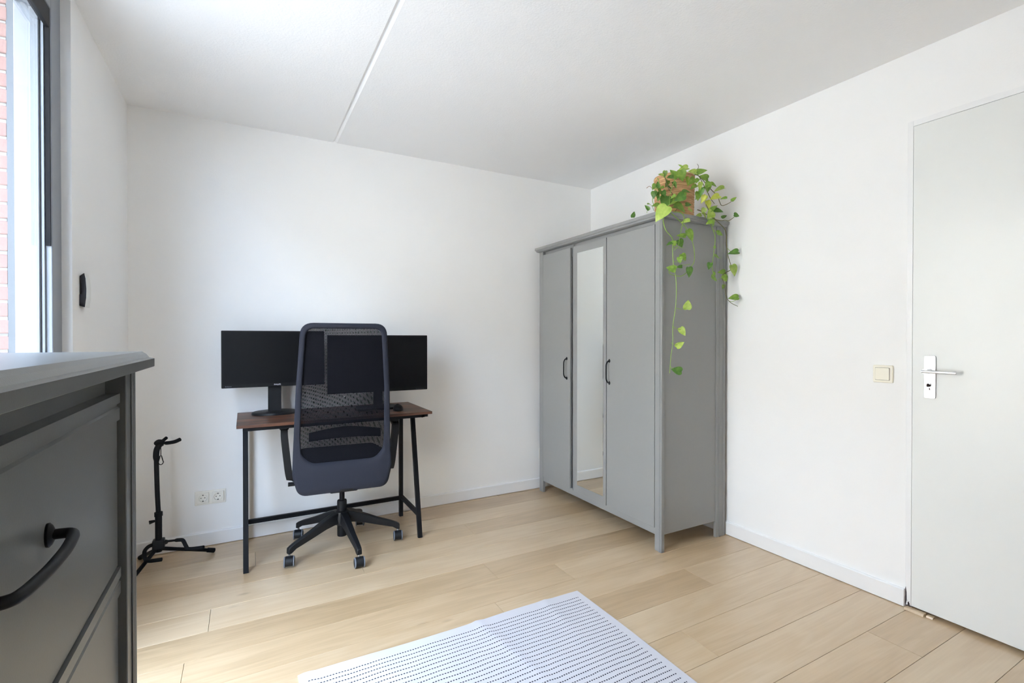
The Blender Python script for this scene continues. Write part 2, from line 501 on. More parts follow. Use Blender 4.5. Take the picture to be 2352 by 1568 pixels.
def round_poly(pts, rad, n=5):
    """round the corners of a closed 2-D polygon; rad = number or list"""
    out = []; m = len(pts)
    for i in range(m):
        p, a, b = Vector(pts[i]), Vector(pts[i - 1]), Vector(pts[(i + 1) % m])
        r = rad[i] if isinstance(rad, (list, tuple)) else rad
        u, w = (a - p).normalized(), (b - p).normalized()
        ang = u.angle(w); d = min(r / math.tan(ang / 2), (a - p).length * .49, (b - p).length * .49)
        s0, s1 = p + u * d, p + w * d
        for k in range(n + 1):
            t = k / n
            out.append(tuple((1 - t) ** 2 * s0 + 2 * t * (1 - t) * p + t * t * s1))
    return out

# ================================================================== THE SETTING
# ceiling: slab with a V-shaped panel joint running from the far wall towards the camera
gx = 0.521
cb = MB().prism([(XL - 0.3, H), (gx - 0.013, H), (gx, H + 0.011), (gx + 0.013, H), (XR + 0.3, H), (XR + 0.3, H + 0.12), (XL - 0.3, H + 0.12)], 'Y', YF - 0.15, YB + 0.15)
struct(obj('ceiling', cb, 'ceiling', smooth=0))

fl = struct(obj('floor', MB().box(XL - 0.02, XR + 0.1, YF - 0.02, YB + 0.02, -0.06, -0.014), 'sub', smooth=0))
P0, PW = 0.675, 0.187
joints = {3: [0.35, 1.578], 5: [-0.05, 2.016], 6: [1.0], 7: [-0.2, 1.452], 8: [1.118], 9: [-0.135, 2.2], 10: [0.541], 11: [1.247], 12: [0.05, 2.35],
          13: [0.69], 14: [1.7], 4: [0.9], 2: [1.35], 1: [0.4, 2.25], 0: [1.6], -1: [0.2, 2.1], -2: [1.2], -3: [0.6], -4: [1.9], -5: [0.1, 1.5], -6: [0.9], -7: [1.7], -8: [0.5], -9: [1.2], -10: [0.3, 1.9], -11: [1.0], -12: [1.6], -13: [0.6, 2.0], -14: [1.3], -15: [0.2, 1.7], -16: [0.9]}
for k in range(-16, 15):
    y0, y1 = P0 + PW * k, P0 + PW * (k + 1)
    y0, y1 = max(y0, YF), min(y1, YB)
    if y1 - y0 < 0.02: continue
    xs = [XL] + joints.get(k, []) + [XR + 0.06]
    for a, b in zip(xs[:-1], xs[1:]):
        if b - a < 0.02: continue
        g = 0.0006
        mb = MB().rings(0, b - a - 2 * g, 0, y1 - y0 - 2 * g, [(-0.014, 0), (-0.0007, 0), (0, 0.0007)])
        o = obj('plank', mb, 'oak', fl, smooth=0)
        o.location = (a + g, y0 + g, 0)

struct(obj('wall_back', MB().box(XL - 0.12, XR + 0.15, YB, YB + 0.12, -0.06, H + 0.02), 'wall', smooth=0))
struct(obj('wall_rear', MB().box(XL - 0.12, XR + 0.15, YF - 0.12, YF, -0.06, H + 0.02), 'wall', smooth=0))
DY0, DY1, DZ = 0.09, 1.063, 2.172
wr = MB().box(XR + 0.06, XR + 0.16, YF, YB, -0.06, H + 0.02)
wr.box(XR, XR + 0.06, DY1, YB, -0.06, H + 0.02).box(XR, XR + 0.06, YF, DY0, -0.06, H + 0.02).box(XR, XR + 0.06, DY0, DY1, DZ, H + 0.02)
struct(obj('wall_right', wr, 'wall', smooth=0))
wl = MB().box(XL - 0.145, XL, WY1, YB, -0.06, H + 0.02).box(XL - 0.145, XL, YF, WY0, -0.06, H + 0.02)
wl.box(XL - 0.145, XL, WY0, WY1, -0.06, WZ0).box(XL - 0.145, XL, WY0, WY1, WZ1, H + 0.02)
struct(obj('wall_left', wl, 'wall', smooth=0))

bbp = [(0, 0.003), (0.012, 0.003), (0.012, 0.076), (0.009, 0.081), (0, 0.081)]
struct(obj('baseboard_back', MB().prism([(YB - d, z) for d, z in bbp], 'X', XL, XR), 'trim', smooth=0))
struct(obj('baseboard_right', MB().prism([(XR - d, z) for d, z in bbp], 'Y', DY1 + 0.002, YB - 0.012), 'trim', smooth=0))
struct(obj('baseboard_left', MB().prism([(XL + d, z) for d, z in bbp], 'Y', YF, WY0).prism([(XL + d, z) for d, z in bbp], 'Y', WY1, YB - 0.012), 'trim', smooth=0))
struct(obj('baseboard_rear', MB().prism([(YF + d, z) for d, z in bbp], 'X', XL + 0.012, XR), 'trim', smooth=0))

# ---- door
dr = thing('door_1', (XR, 0.57, 0), 'flat white interior door with lever handle and key', 'door')
struct(dr)
fr = MB()
fr.box(XR - 0.004, XR + 0.058, 1.0415, DY1, 0.004, DZ).box(XR - 0.004, XR + 0.058, DY0, DY0 + 0.0215, 0.004, DZ).box(XR - 0.004, XR + 0.058, DY0 + 0.0215, 1.0415, DZ - 0.024, DZ)
fo = obj('door_frame', fr, 'trim', dr, dr, bevel=0.0012)
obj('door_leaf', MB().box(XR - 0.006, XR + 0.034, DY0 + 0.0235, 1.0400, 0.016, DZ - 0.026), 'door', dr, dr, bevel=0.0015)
cp = MB()
for (y, z, a, b) in ((1.060, 0.05, 0.0028, 0.045), (1.052, 0.008, 0.011, 0.006), (1.050, 0.020, 0.004, 0.010), (1.0445, 0.011, 0.004, 0.005), (1.0545, 0.034, 0.001, 0.001), (1.0475, 0.031, 0.0009, 0.001)):
    n = 9
    cp.prism([(y + a * cos(2 * pi * i / n) * (0.75 + 0.25 * ((i * 7) % 3)), z + b * sin(2 * pi * i / n) * (0.8 + 0.2 * ((i * 5) % 3))) for i in range(n)], 'X', XR - 0.0046, XR - 0.0035)
obj('chipped_paint', cp, 'chip', fo, dr, smooth=0, label='dark chipped corner at the foot of the door frame')
pl = MB().prism(round_poly([(0.9545, 0.9495), (0.9955, 0.9495), (0.9955, 1.1325), (0.9545, 1.1325)], 0.007, 4), 'X', XR - 0.0125, XR - 0.006)
hp = obj('handle_plate', pl, 'alu', dr, dr, bevel=0.0012, label='satin aluminium handle plate')
for z in (0.958, 1.124):
    obj('screw', MB().lathe([(0.0001, -0.0016), (0.0035, -0.0012), (0.0038, 0)], 12, (XR - 0.0125, 0.975, z), axis='X'), 'steel', hp, dr)
hy, hz = 0.978, 1.066
lv = MB().lathe([(0.0105, -0.038), (0.0115, -0.02), (0.0125, 0.0)], 20, (XR - 0.0125, hy, hz + 0.001), axis='X')
xx = XR - 0.048
lv.tube(smoothpath([(xx, hy + 0.011, hz), (xx, hy, hz), (xx, hy - 0.05, hz - 0.0005), (xx + 0.002, hy - 0.095, hz - 0.001), (xx + 0.003, hy - 0.104, hz - 0.001)], 5), [0.0072] * 10 + [0.0068] * 10 + [0.006], 12)
obj('lever', lv, 'alu', hp, dr)
kb = MB().lathe([(0.004, -0.008), (0.0045, 0)], 10, (XR - 0.0125, 0.975, 1.004), axis='X').box(XR - 0.034, XR - 0.018, 0.9735, 0.9765, 1.0, 1.012)
kb.prism([(0.9745, 0.996), (0.9765, 0.996), (0.9775, 0.985), (0.9715, 0.985)], 'X', XR - 0.0135, XR - 0.0115).prism(round_poly([(XR - 0.042, 1.0), (XR - 0.020, 1.004), (XR - 0.020, 1.014), (XR - 0.036, 1.014)], 0.004, 3), 'Y', 0.9742, 0.9762)
obj('key', kb, 'key', hp, dr, label='dark key in the lock')
tw = MB().prism([(2.574, 0.001), (2.606, 0.001), (2.606, 0.010), (2.580, 0.010)], 'Y', 0.985, 1.056).prism([(2.584, 0.001), (2.604, 0.001), (2.604, 0.008), (2.587, 0.008)], 'Y', 0.955, 0.978)
struct(obj('trim_1', tw, 'oak', smooth=0))

# ---- window in the left wall
win = thing('window_1', (-0.62, (WY0 + WY1) / 2, WZ0), 'large grey-framed window beside the dresser', 'window')
struct(win)
XI, XO = -0.585, -0.682            # inner face and outer face of the frame
JY, HZ, SZ = 2.262, 2.352, 0.10    # clear opening: far jamb, head, sill
kz = MB().box(XO, XI, JY, WY1, WZ0, WZ1).box(XO, XI, WY0, WY0 + 0.1, WZ0, WZ1).box(XO, XI, WY0 + 0.1, JY, HZ, WZ1).box(XO, XI, WY0 + 0.1, JY, WZ0, SZ)
obj('window_frame', kz, 'frame', win, win, bevel=0.003)
def sash(y0, y1):
    w = 0.008
    s = MB().box(-0.640, -0.603, y1 - w, y1, SZ, HZ).box(-0.640, -0.603, y0, y0 + w, SZ, HZ).box(-0.640, -0.603, y0 + w, y1 - w, HZ - 0.012, HZ).box(-0.640, -0.603, y0 + w, y1 - w, SZ, SZ + 0.03)
    o = obj('sash', s, 'frame', win, win, bevel=0.0015)
    gk = MB()
    for a, b, c, d in ((y0 + w, y0 + w + 0.003, SZ + 0.03, HZ - 0.012), (y1 - w - 0.003, y1 - w, SZ + 0.03, HZ - 0.012), (y0 + w, y1 - w, HZ - 0.015, HZ - 0.012), (y0 + w, y1 - w, SZ + 0.03, SZ + 0.033)):
        gk.box(-0.617, -0.612, a, b, c, d)
    obj('gasket', gk, 'rubber', o, win, smooth=0)
    obj('pane', MB().box(-0.6165, -0.6125, y0 + w + 0.001, y1 - w - 0.001, SZ + 0.031, HZ - 0.013), 'glass', o, win, smooth=0)
sash(WY0 + 0.1, JY)
obj('blind_cassette', MB().box(-0.6005, -0.587, WY0 + 0.102, JY - 0.002, 2.285, HZ - 0.001).box(-0.612, -0.6015, WY0 + 0.11, JY - 0.010, 2.300, HZ - 0.013), 'blackp', win, win, bevel=0.002, label='dark blind rail under the window head')
obj('side_guide', MB().box(-0.6005, -0.588, JY - 0.006, JY, 1.53, 2.285), 'rubber', win, win, label='black guide strip on the window jamb')
obj('weather_strip', MB().box(-0.700, XO, JY + 0.004, JY + 0.05, WZ0, WZ1 - 0.05), 'strip', win, win)

# ---- outdoors: brick outer leaf beside the window; unseen paving and houses added for the light
bw = struct(obj('wall_outer', MB().box(-0.795, -0.704, JY + 0.014, 3.46, -0.1, 2.75).box(-0.80, -0.702, WY0 - 0.1, JY + 0.2, 2.46, 2.75), 'mortar', smooth=0))
bme = mesh_of('brick', MB().rings(-0.05, 0.05, 0, 0.205, [(0, 0.002), (0.003, 0), (0.042, 0), (0.045, 0.002)]), 0)
bme.materials.append(M['brick'])
for r in range(int(2.62 / 0.0555)):
    for c in range(3):
        o = bpy.data.objects.new('brick', bme); COL.objects.link(o); o.parent = bw
        o.location = (-0.75 + random.uniform(-.0025, .0025), JY + 0.006 + 0.216 * c - (0.1 if r % 2 and c else 0) + random.uniform(-.003, .003), -0.05 + r * 0.0555 + random.uniform(-.001, .001))
struct(obj('wall_upper_storey', MB().box(-0.80, 5.0, -24, 28, H + 0.28, 7.2), 'mortar', smooth=0))  # unseen block, added to keep the sun off the near paving
hw = struct(obj('wall_opposite', MB().box(-13.6, -13.2, -26, 30, -0.4, 5.6), 'render', smooth=0))  # unseen facade, added to bounce sunlight into the room
obj('roof', MB().prism([(-12.9, 5.6), (-17.0, 9.2), (-17.4, 9.1), (-13.5, 5.4)], 'Y', -26, 30), 'tiles', hw, smooth=0)  # added with the facade, its dark slope cuts off the low sky
for yy in range(-25, 30, 3):
    for z0, z1 in ((0.5, 1.9), (2.7, 3.8)):
        wf = obj('far_window', MB().box(-13.22, -13.16, yy, yy + 1.3, z0, z1), 'white', hw, smooth=0)  # invented windows dressing the added facade
        obj('pane', MB().box(-13.2, -13.15, yy + 0.08, yy + 1.22, z0 + 0.08, z1 - 0.08), 'pane', wf, smooth=0)
struct(obj('ground', MB().box(-40, -0.85, -30, 34, -0.4, -0.2), 'paving', smooth=0))  # unseen sunlit paving, added to send light up to the ceiling

# ================================================================== OBJECTS
# ---- grey three-door wardrobe
W = thing('wardrobe', (2.32, 2.635, 0), 'tall grey three-door wardrobe with a mirror door in the corner', 'wardrobe')
wx, wxb, wy0, wy1 = 2.0508, 2.587, 1.987, 3.279
obj('top_moulding', MB().rings(wx - 0.028, wxb + 0.004, wy0 - 0.022, wy1 + 0.026, [(1.884, 0.020), (1.888, 0.010), (1.897, 0.008), (1.899, 0.003), (1.903, 0.0), (1.917, 0.0), (1.919, 0.002)]), 'grey', W, W, smooth=0)
def post(x0, x1, y0, y1):
    return obj('corner_post', MB().box(x0, x1, y0, y1, 0, 1.884), 'grey', W, W, bevel=0.0025)
post(wx, wx + 0.022, wy0, 2.0405); post(wx, wx + 0.022, 3.2285, wy1)
fp = [o for o in W.children if o.name.startswith('corner_post')][0]
for k in range(2):
    obj('reed', MB().box(wx - 0.002, wx, wy0 + 0.004 + k * 0.011, wy0 + 0.0105 + k * 0.011, 0.0, 1.884), 'grey', fp, W, bevel=0.0008)
for y0, y1 in ((wy0, wy0 + 0.02), (wy1 - 0.02, wy1)):
    b = MB().box(2.505, wxb, y0, y1, 0, 1.884)
    rp = obj('rear_post', b, 'grey', W, W, bevel=0.002)
    s = -1 if y0 == wy0 else 1
    yy = y0 if s < 0 else y1
    for xg in (2.528, 2.562):
        obj('reed', MB().box(xg, xg + 0.008, min(yy, yy + s * 0.003), max(yy, yy + s * 0.003), 0.0, 1.884), 'grey', rp, W, bevel=0.001)
obj('side_panel', MB().box(wx + 0.022, 2.505, wy0 + 0.007, wy0 + 0.022, 0.098, 1.884), 'grey', W, W, smooth=0)
obj('side_panel', MB().box(wx + 0.022, 2.505, wy1 - 0.022, wy1 - 0.007, 0.098, 1.884), 'grey', W, W, smooth=0)
obj('back_panel', MB().box(2.57, 2.578, wy0 + 0.02, wy1 - 0.02, 0.098, 1.884), 'grey', W, W, smooth=0)
obj('bottom_panel', MB().box(wx + 0.02, 2.57, wy0 + 0.022, wy1 - 0.022, 0.098, 0.118), 'grey', W, W, smooth=0)
obj('header_rail', MB().box(wx + 0.022, wx + 0.040, 2.0405, 3.2285, 1.80, 1.884), 'grey', W, W, smooth=0)
obj('plinth_rail', MB().box(wx + 0.004, wx + 0.022, 2.0405, 3.2285, 0.088, 0.134), 'grey', W, W, bevel=0.0015)
obj('partition', MB().box(wx + 0.022, 2.55, 2.835, 2.853, 0.118, 1.884), 'grey', W, W, smooth=0)
DZ0, DZ1 = 0.126, 1.858
def wdoor(y0, y1, x=0.0):
    return obj('door', MB().box(wx - 0.0005 + x, wx + 0.0175 + x, y0, y1, DZ0, DZ1), 'grey', W, W, bevel=0.0018)
d3 = wdoor(2.0435, 2.4625); d1 = wdoor(2.866, 3.2265)
d2 = obj('mirror_door', MB().box(wx - 0.0005, wx + 0.0175, 2.4655, 2.830, DZ0, DZ1), 'grey', W, W, bevel=0.0018)
mo = obj('mirror', MB().rings(2.4935, 2.7785, 0.178, 1.806, [(0, 0), (0.0022, 0.0), (0.003, 0.002)]), 'mirror', d2, None, smooth=0, label='tall narrow bevelled mirror')
mo.data.transform(Matrix(((0, 0, -1, wx - 0.0003 - W.location.x), (1, 0, 0, -W.location.y), (0, 1, 0, 0), (0, 0, 0, 1))))
mo.data.flip_normals()
mf = MB()
mf.box(wx - 0.003, wx, 2.4655, 2.470, DZ0, DZ1).box(wx - 0.003, wx, 2.826, 2.830, DZ0, DZ1)
obj('edge_bead', mf, 'grey', d2, W, smooth=0)
def bow_handle(name, o, root, y, zc, x, half=0.071, out=0.028, r=0.0045):
    h = MB()
    for s in (-1, 1):
        h.lathe([(0.0085, 0), (0.0095, -0.002), (0.007, -0.005), (0.004, -0.006)], 14, (x, y, zc + s * half), axis='X', sx=1.0, sy=1.25)
    h.tube(smoothpath([(x, y, zc + half), (x - out * .55, y, zc + half * .93), (x - out * .95, y, zc + half * .68), (x - out, y, zc + half * .3), (x - out, y, zc - half * .3), (x - out * .95, y, zc - half * .68), (x - out * .55, y, zc - half * .93), (x, y, zc - half)], 4), r, 10)
    return obj(name, h, 'black', o, root, label='black metal bow handle')
bow_handle('handle', d1, W, 2.905, 0.990, wx); bow_handle('handle', d3, W, 2.434, 0.993, wx)

# ---- grey chest of drawers in the left foreground
xf, yd0, yd1, zt = -0.160, 0.115, 1.0105, 1.1875
D = thing('chest_of_drawers', (-0.34, 0.563, 0), 'grey chest of drawers with moulded top in the left foreground', 'dresser')
xb = -0.535
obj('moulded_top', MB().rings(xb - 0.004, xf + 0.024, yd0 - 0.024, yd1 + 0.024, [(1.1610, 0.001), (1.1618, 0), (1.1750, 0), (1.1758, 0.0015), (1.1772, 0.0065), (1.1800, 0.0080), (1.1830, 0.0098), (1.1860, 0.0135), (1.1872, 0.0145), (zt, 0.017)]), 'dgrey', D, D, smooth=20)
def dstile(y0, y1):
    s = obj('front_stile', MB().box(xf - 0.03, xf, y0, y1, 0, 1.161), 'dgrey', D, D, bevel=0.0015)
    a, b = (y1 - 0.040, y1) if y1 > 0.5 else (y0, y0 + 0.040)
    for k in range(3):
        obj('reed', MB().box(xf, xf + 0.0022, a + 0.006 + 0.011 * k, a + 0.0125 + 0.011 * k, 0.0, 1.161), 'dgrey', s, D, bevel=0.0008)
dstile(0.945, yd1); dstile(yd0, 0.1805)
obj('side_panel', MB().box(xb, xf - 0.03, yd1 - 0.022, yd1 - 0.004, 0.06, 1.161), 'dgrey', D, D, smooth=0)
obj('side_panel', MB().box(xb, xf - 0.03, yd0 + 0.004, yd0 + 0.022, 0.06, 1.161), 'dgrey', D, D, smooth=0)
for y in (yd0, yd1 - 0.03): obj('rear_leg', MB().box(xb, xb + 0.03, y, y + 0.03, 0, 1.161), 'dgrey', D, D, bevel=0.002)
obj('back_panel', MB().box(xb + 0.004, xb + 0.010, yd0 + 0.022, yd1 - 0.022, 0.06, 1.161), 'dgrey', D, D, smooth=0)
obj('top_rail', MB().box(xf - 0.045, xf - 0.0255, 0.1805, 0.945, 1.05, 1.161), 'dgrey', D, D, smooth=0)
obj('plinth_rail', MB().box(xf - 0.030, xf - 0.012, 0.1805, 0.945, 0.02, 0.062), 'dgrey', D, D, smooth=0)
dtops = [1.1255, 0.8595, 0.5935, 0.3275]
for zt_ in dtops:
    z1, z0 = zt_, zt_ - 0.263
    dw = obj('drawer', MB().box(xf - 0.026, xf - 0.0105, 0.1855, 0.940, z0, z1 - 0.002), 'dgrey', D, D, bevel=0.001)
    # lip with a routed groove along the head of the front
    xq = xf - 0.0105
    pr_ = [(xf - 0.0255, z1), (xq + 0.0035, z1), (xq + 0.0035, z1 - 0.0145), (xq - 0.0005, z1 - 0.0165), (xq - 0.0005, z1 - 0.0195), (xq + 0.0030, z1 - 0.0222), (xq + 0.0030, z1 - 0.040), (xq + 0.0008, z1 - 0.0415), (xf - 0.0255, z1 - 0.0415)]
    obj('lip', MB().prism(pr_, 'Y', 0.1825, 0.9425), 'dgrey', dw, D, smooth=0)
    hd = MB(); zh = z1 - 0.109; yr, yl, x0 = 0.637, 0.489, xq
    for y in (yr, yl):
        hd.lathe([(0.0118, 0), (0.0122, 0.0022), (0.0095, 0.0045), (0.006, 0.006)], 20, (x0, y, zh), axis='X', sx=0.62, sy=1.0)
    mid = (yr + yl) / 2
    hp_ = [(0.0, 0), (0.010, 0.0), (0.0190, 0.003), (0.0228, 0.012), (0.0248, 0.026), (0.0268, 0.050)]
    hd.tube(smoothpath([(x0 + a, yr - b, zh) for a, b in hp_] + [(x0 + 0.0272, mid, zh)] + [(x0 + a, yl + b, zh) for a, b in hp_[::-1]], 6), 0.0050, 14)
    obj('handle', hd, 'black', dw, D, label='curved black metal drawer handle')

# ---- striped rug
nx, ny = 60, 90
rb = MB()
rx, ry = RUG_X1 - RUG_X0, RUG_Y1 - RUG_Y0
def rz(x, y):
    z = 0.0045
    for (ax, ay, bx, by, hgt, w) in ((0.70, 1.78, 0.78, 1.30, 0.006, 0.018), (1.04, 1.78, 1.02, 1.40, 0.004, 0.02), (0.03, 1.78, 0.05, 1.5, 0.005, 0.02)):
        t = min(1, max(0, ((x - ax) * (bx - ax) + (y - ay) * (by - ay)) / ((bx - ax) ** 2 + (by - ay) ** 2)))
        d = math.hypot(x - ax - t * (bx - ax), y - ay - t * (by - ay))
        z += hgt * math.exp(-(d / w) ** 2) * (1 - 0.7 * t)
    return z + 0.0006 * sin(17 * x + 3 * y) * sin(11 * y)
vs = []
for top in (1, 0):
    for j in range(ny + 1):
        for i in range(nx + 1):
            x, y = rx * i / nx, ry * j / ny
            ex = 0.004 * sin(5.1 * y) if i in (0, nx) else 0; ey = 0.004 * sin(7.3 * x + 1) if j in (0, ny) else 0
            vs.append((x + ex, y + ey, rz(x, y) if top else 0.0008))
n1 = (nx + 1) * (ny + 1)
fs = []
for j in range(ny):
    for i in range(nx):
        a = j * (nx + 1) + i
        fs += [(a, a + 1, a + nx + 2, a + nx + 1), (n1 + a + nx + 1, n1 + a + nx + 2, n1 + a + 1, n1 + a)]
for i in range(nx):
    fs += [(i, n1 + i, n1 + i + 1, i + 1)]; b = ny * (nx + 1) + i; fs += [(b + 1, n1 + b + 1, n1 + b, b)]
for j in range(ny):
    a = j * (nx + 1); fs += [(a + nx + 1, n1 + a + nx + 1, n1 + a, a)]; b = a + nx; fs += [(b, n1 + b, n1 + b + nx + 1, b + nx + 1)]
rb.add(vs, fs)
rg = obj('rug', rb, 'rug', smooth=50)
rg.location = (RUG_X0, RUG_Y0, 0)
tag(rg, 'white flat-woven rug with rows of dark dashes on the oak floor', 'rug')

# ---- desk
K = thing('desk', (0.48, 3.07, 0), 'small desk with rustic brown top and black metal trestle legs', 'desk')
kx0, kx1, ky0, ky1, kt = -0.037, 1.000, 2.826, 3.326, 0.765
obj('tabletop', MB().box(kx0, kx1, ky0, ky1, kt - 0.0155, kt), 'walnut', K, K, bevel=0.001)
LX = (0.0035, 0.931)
tz = kt - 0.0155
for x in LX:
    obj('leg', MB().obox((x, 3.005, tz - 0.02), (x, 2.853, 0.0), 0.025, 0.025, (0, 1, 0)), 'black', K, K, bevel=0.0012, label='slanted front leg')
    obj('leg', MB().box(x - 0.0125, x + 0.0125, 3.2525, 3.2775, 0, tz - 0.02), 'black', K, K, bevel=0.0012)
    obj('side_stretcher', MB().box(x - 0.010, x + 0.010, 2.882, 3.2525, 0.122, 0.147), 'black', K, K, bevel=0.001)
    obj('top_rail', MB().box(x - 0.0125, x + 0.0125, 2.935, 3.30, tz - 0.022, tz), 'black', K, K, bevel=0.001)
    s = 1 if x > 0.5 else -1
    if s < 0: continue
    br = MB().prism([(x + s * 0.0125, tz - 0.022), (x + s * 0.0125, tz), (x + s * 0.05, tz), (x + s * 0.05, tz - 0.018), (x + s * 0.03, tz - 0.018)], 'Y', 2.85, 2.875)
    obj('top_bracket', br, 'black', K, K, smooth=0)
obj('rear_stretcher', MB().box(LX[0] + 0.0125, LX[1] - 0.0125, 3.2555, 3.2745, 0.112, 0.137), 'black', K, K, bevel=0.001)
obj('front_rail', MB().box(LX[0] - 0.0125, LX[1] + 0.03, 2.850, 2.868, tz - 0.020, tz), 'black', K, K, bevel=0.001)

# ---- monitors
def text_mesh(s, size):
    c = bpy.data.curves.new('print', 'FONT'); c.body = s; c.size = size; c.extrude = 0.0001; c.align_x = 'CENTER'; c.align_y = 'CENTER'; c.resolution_u = 3
    o = bpy.data.objects.new('print_tmp', c); COL.objects.link(o)
    me = bpy.data.meshes.new_from_object(o.evaluated_get(bpy.context.evaluated_depsgraph_get()))
    bpy.data.objects.remove(o); bpy.data.curves.remove(c)
    me.transform(Matrix.Rotation(pi / 2, 4, 'X')); return me
def put_text(name, s, size, loc, m, parent):
    me = text_mesh(s, size); me.materials.append(M[m]); o = bpy.data.objects.new(name, me); COL.objects.link(o); o.parent = parent; o.location = loc; return o
def monitor(x0, x1, yf, z0, z1, neckw, baser, label, rzv=0.0, basey=0.05, plate=False):
    cx = (x0 + x1) / 2
    T = thing('computer_monitor', (cx, yf + basey, kt), label, 'monitor', rz=rzv)
    w, a, b, yo = (x1 - x0) / 2, z0 - kt, z1 - kt, -basey
    hs = MB().prism(round_poly([(-w, a), (w, a), (w, b), (-w, b)], 0.004, 2), 'Y', yo, yo + 0.022)
    hsg = obj('housing', hs, 'bezel', T, bevel=0.001)
    obj('screen', MB().box(-w + 0.009, w - 0.009, yo - 0.0006, yo + 0.001, a + 0.020, b - 0.009), 'screen', hsg, smooth=0)
    hump = MB()
    pr = [(0.0, 1.0), (0.012, 0.97), (0.022, 0.85), (0.028, 0.6)]
    vs = []
    for d, k in pr:
        vs += [(sx * (w * 0.62) * k, yo + 0.021 + d, (a + b) / 2 + sz * (b - a) * 0.38 * k) for sx, sz in ((-1, -1), (1, -1), (1, 1), (-1, 1))]
    hump.add(vs, [(i * 4 + k, i * 4 + (k + 1) % 4, i * 4 + 4 + (k + 1) % 4, i * 4 + 4 + k) for i in range(3) for k in range(4)] + [(12, 13, 14, 15), (3, 2, 1, 0)])
    obj('rear_shell', hump, 'blackp', hsg)
    ny = 0.0
    obj('stand_neck', MB().box(-neckw / 2, neckw / 2, yo + 0.045, yo + 0.062, 0.012, a + 0.16), 'blackp', T, bevel=0.002)
    if not plate:
        obj('stand_base', MB().lathe([(baser, 0), (baser, 0.009), (baser * .985, 0.0125), (baser * .93, 0.0145), (0.001, 0.017)], 48, (0, -0.005, 0.0), sx=1.0, sy=0.80), 'blackp', T)
    else:
        obj('stand_base', MB().prism(round_poly([(-0.14, -0.085), (0.14, -0.085), (0.12, 0.09), (-0.12, 0.09)], 0.03, 5), 'Z', 0, 0.012), 'blackp', T, bevel=0.002)
    return T, hsg, w, a, b, yo
T1, h1, w, a, b, yo = monitor(-0.113, 0.427, 3.150, 0.9285, 1.2515, 0.071, 0.122, 'black monitor on an oval foot at the left end of the desk', basey=0.055)
put_text('maker_lettering', 'PHILIPS', 0.0115, (0.012, yo - 0.0012, a + 0.011), 'print', h1)
put_text('model_lettering', 'Brilliance', 0.0085, (-w + 0.034, yo - 0.0012, a + 0.009), 'faintprint', h1)
T2, h2, w2, a2, b2, yo2 = monitor(0.432, 1.046, 3.052, 0.876, 1.2275, 0.055, 0.12, 'wider black monitor at the right end of the desk behind the chair', basey=0.06, plate=True)
bt = MB()
for i in range(5): bt.box(w2 - 0.075 + i * 0.011, w2 - 0.069 + i * 0.011, yo2 - 0.0008, yo2 + 0.001, a2 + 0.006, a2 + 0.0072)
obj('button_marks', bt, 'faintprint', h2, smooth=0)

# ---- computer mouse
ms = MB()
prof = [(0.0, 0.98), (0.006, 1.0), (0.014, 0.97), (0.022, 0.86), (0.029, 0.66), (0.033, 0.36), (0.0345, 0.02)]
n = 28; vs = []
for z, k in prof:
    for i in range(n):
        t = 2 * pi * i / n; vs.append((0.031 * k * cos(t), 0.055 * k * sin(t) * (1.0 if sin(t) > 0 else 1.04), z * (1.0 + 0.12 * sin(t - 0.6)) ))
ms.add(vs, [(i * n + k, i * n + (k + 1) % n, (i + 1) * n + (k + 1) % n, (i + 1) * n + k) for i in range(len(prof) - 1) for k in range(n)] + [tuple(range(n - 1, -1, -1)), tuple((len(prof) - 1) * n + k for k in range(n))])
mz = thing('computer_mouse', (0.832, 2.975, kt), 'black computer mouse on the right end of the desk', 'mouse', rz=radians(-12))
mbody = obj('shell', ms, 'blackp', mz)
obj('scroll_wheel', MB().lathe([(0.0075, -0.003), (0.009, -0.0015), (0.009, 0.0015), (0.0075, 0.003)], 16, (0, 0.026, 0.0275), axis='X'), 'rubber', mz)

# ---- office chair (faces the desk, its back to the camera)
C = thing('office_chair', (0.496, 2.960, 0), 'dark grey high-back swivel chair with mesh back at the desk', 'office chair', rz=radians(-4.0))
NB = 12
def outline(pts, rads, n=7): return round_poly(pts, rads, n)
def back_y(x, z):
    t = (z - 0.39) / 0.9
    lum = 0.030 * math.exp(-((z - 0.66) / 0.16) ** 2)
    return -0.262 - 0.085 * max(0, t - 0.2) ** 1.35 + lum - 0.30 * x * x * -1.0 * (0.9)
xo_ = -0.013
out_ = outline([(-0.226, 0.392), (0.226, 0.392), (0.254, 0.50), (0.249, 0.62), (0.236, 0.95), (0.213, 1.287), (-0.213, 1.287), (-0.236, 0.95), (-0.249, 0.62), (-0.254, 0.50)], [0.055, 0.055, 0.1, 0.2, 0.3, 0.065, 0.065, 0.3, 0.2, 0.1])
inn_ = outline([(-0.165, 0.552), (0.165, 0.552), (0.2085, 0.60), (0.214, 0.68), (0.207, 0.95), (0.187, 1.259), (-0.187, 1.259), (-0.207, 0.95), (-0.214, 0.68), (-0.2085, 0.60)], [0.10, 0.10, 0.05, 0.2, 0.3, 0.045, 0.045, 0.3, 0.2, 0.05])
n = len(out_); steps = 8
vs, fs = [], []
for side in (0, 1):
    for k in range(steps + 1):
        t = k / steps
        for (ox, oz), (ix, iz) in zip(out_, inn_):
            x, z = ox + (ix - ox) * t, oz + (iz - oz) * t
            wdt = math.hypot(ix - ox, iz - oz)
            e = min(t, 1 - t) * wdt               # distance to the nearer edge rounds the padding
            pad = 0.011 * math.sqrt(max(0, 1 - (1 - min(1, e / 0.012)) ** 2))
            y = back_y(x, z) + (-(0.003 + pad) if side == 0 else 0.003 + pad)
            vs.append((x + xo_, y, z))
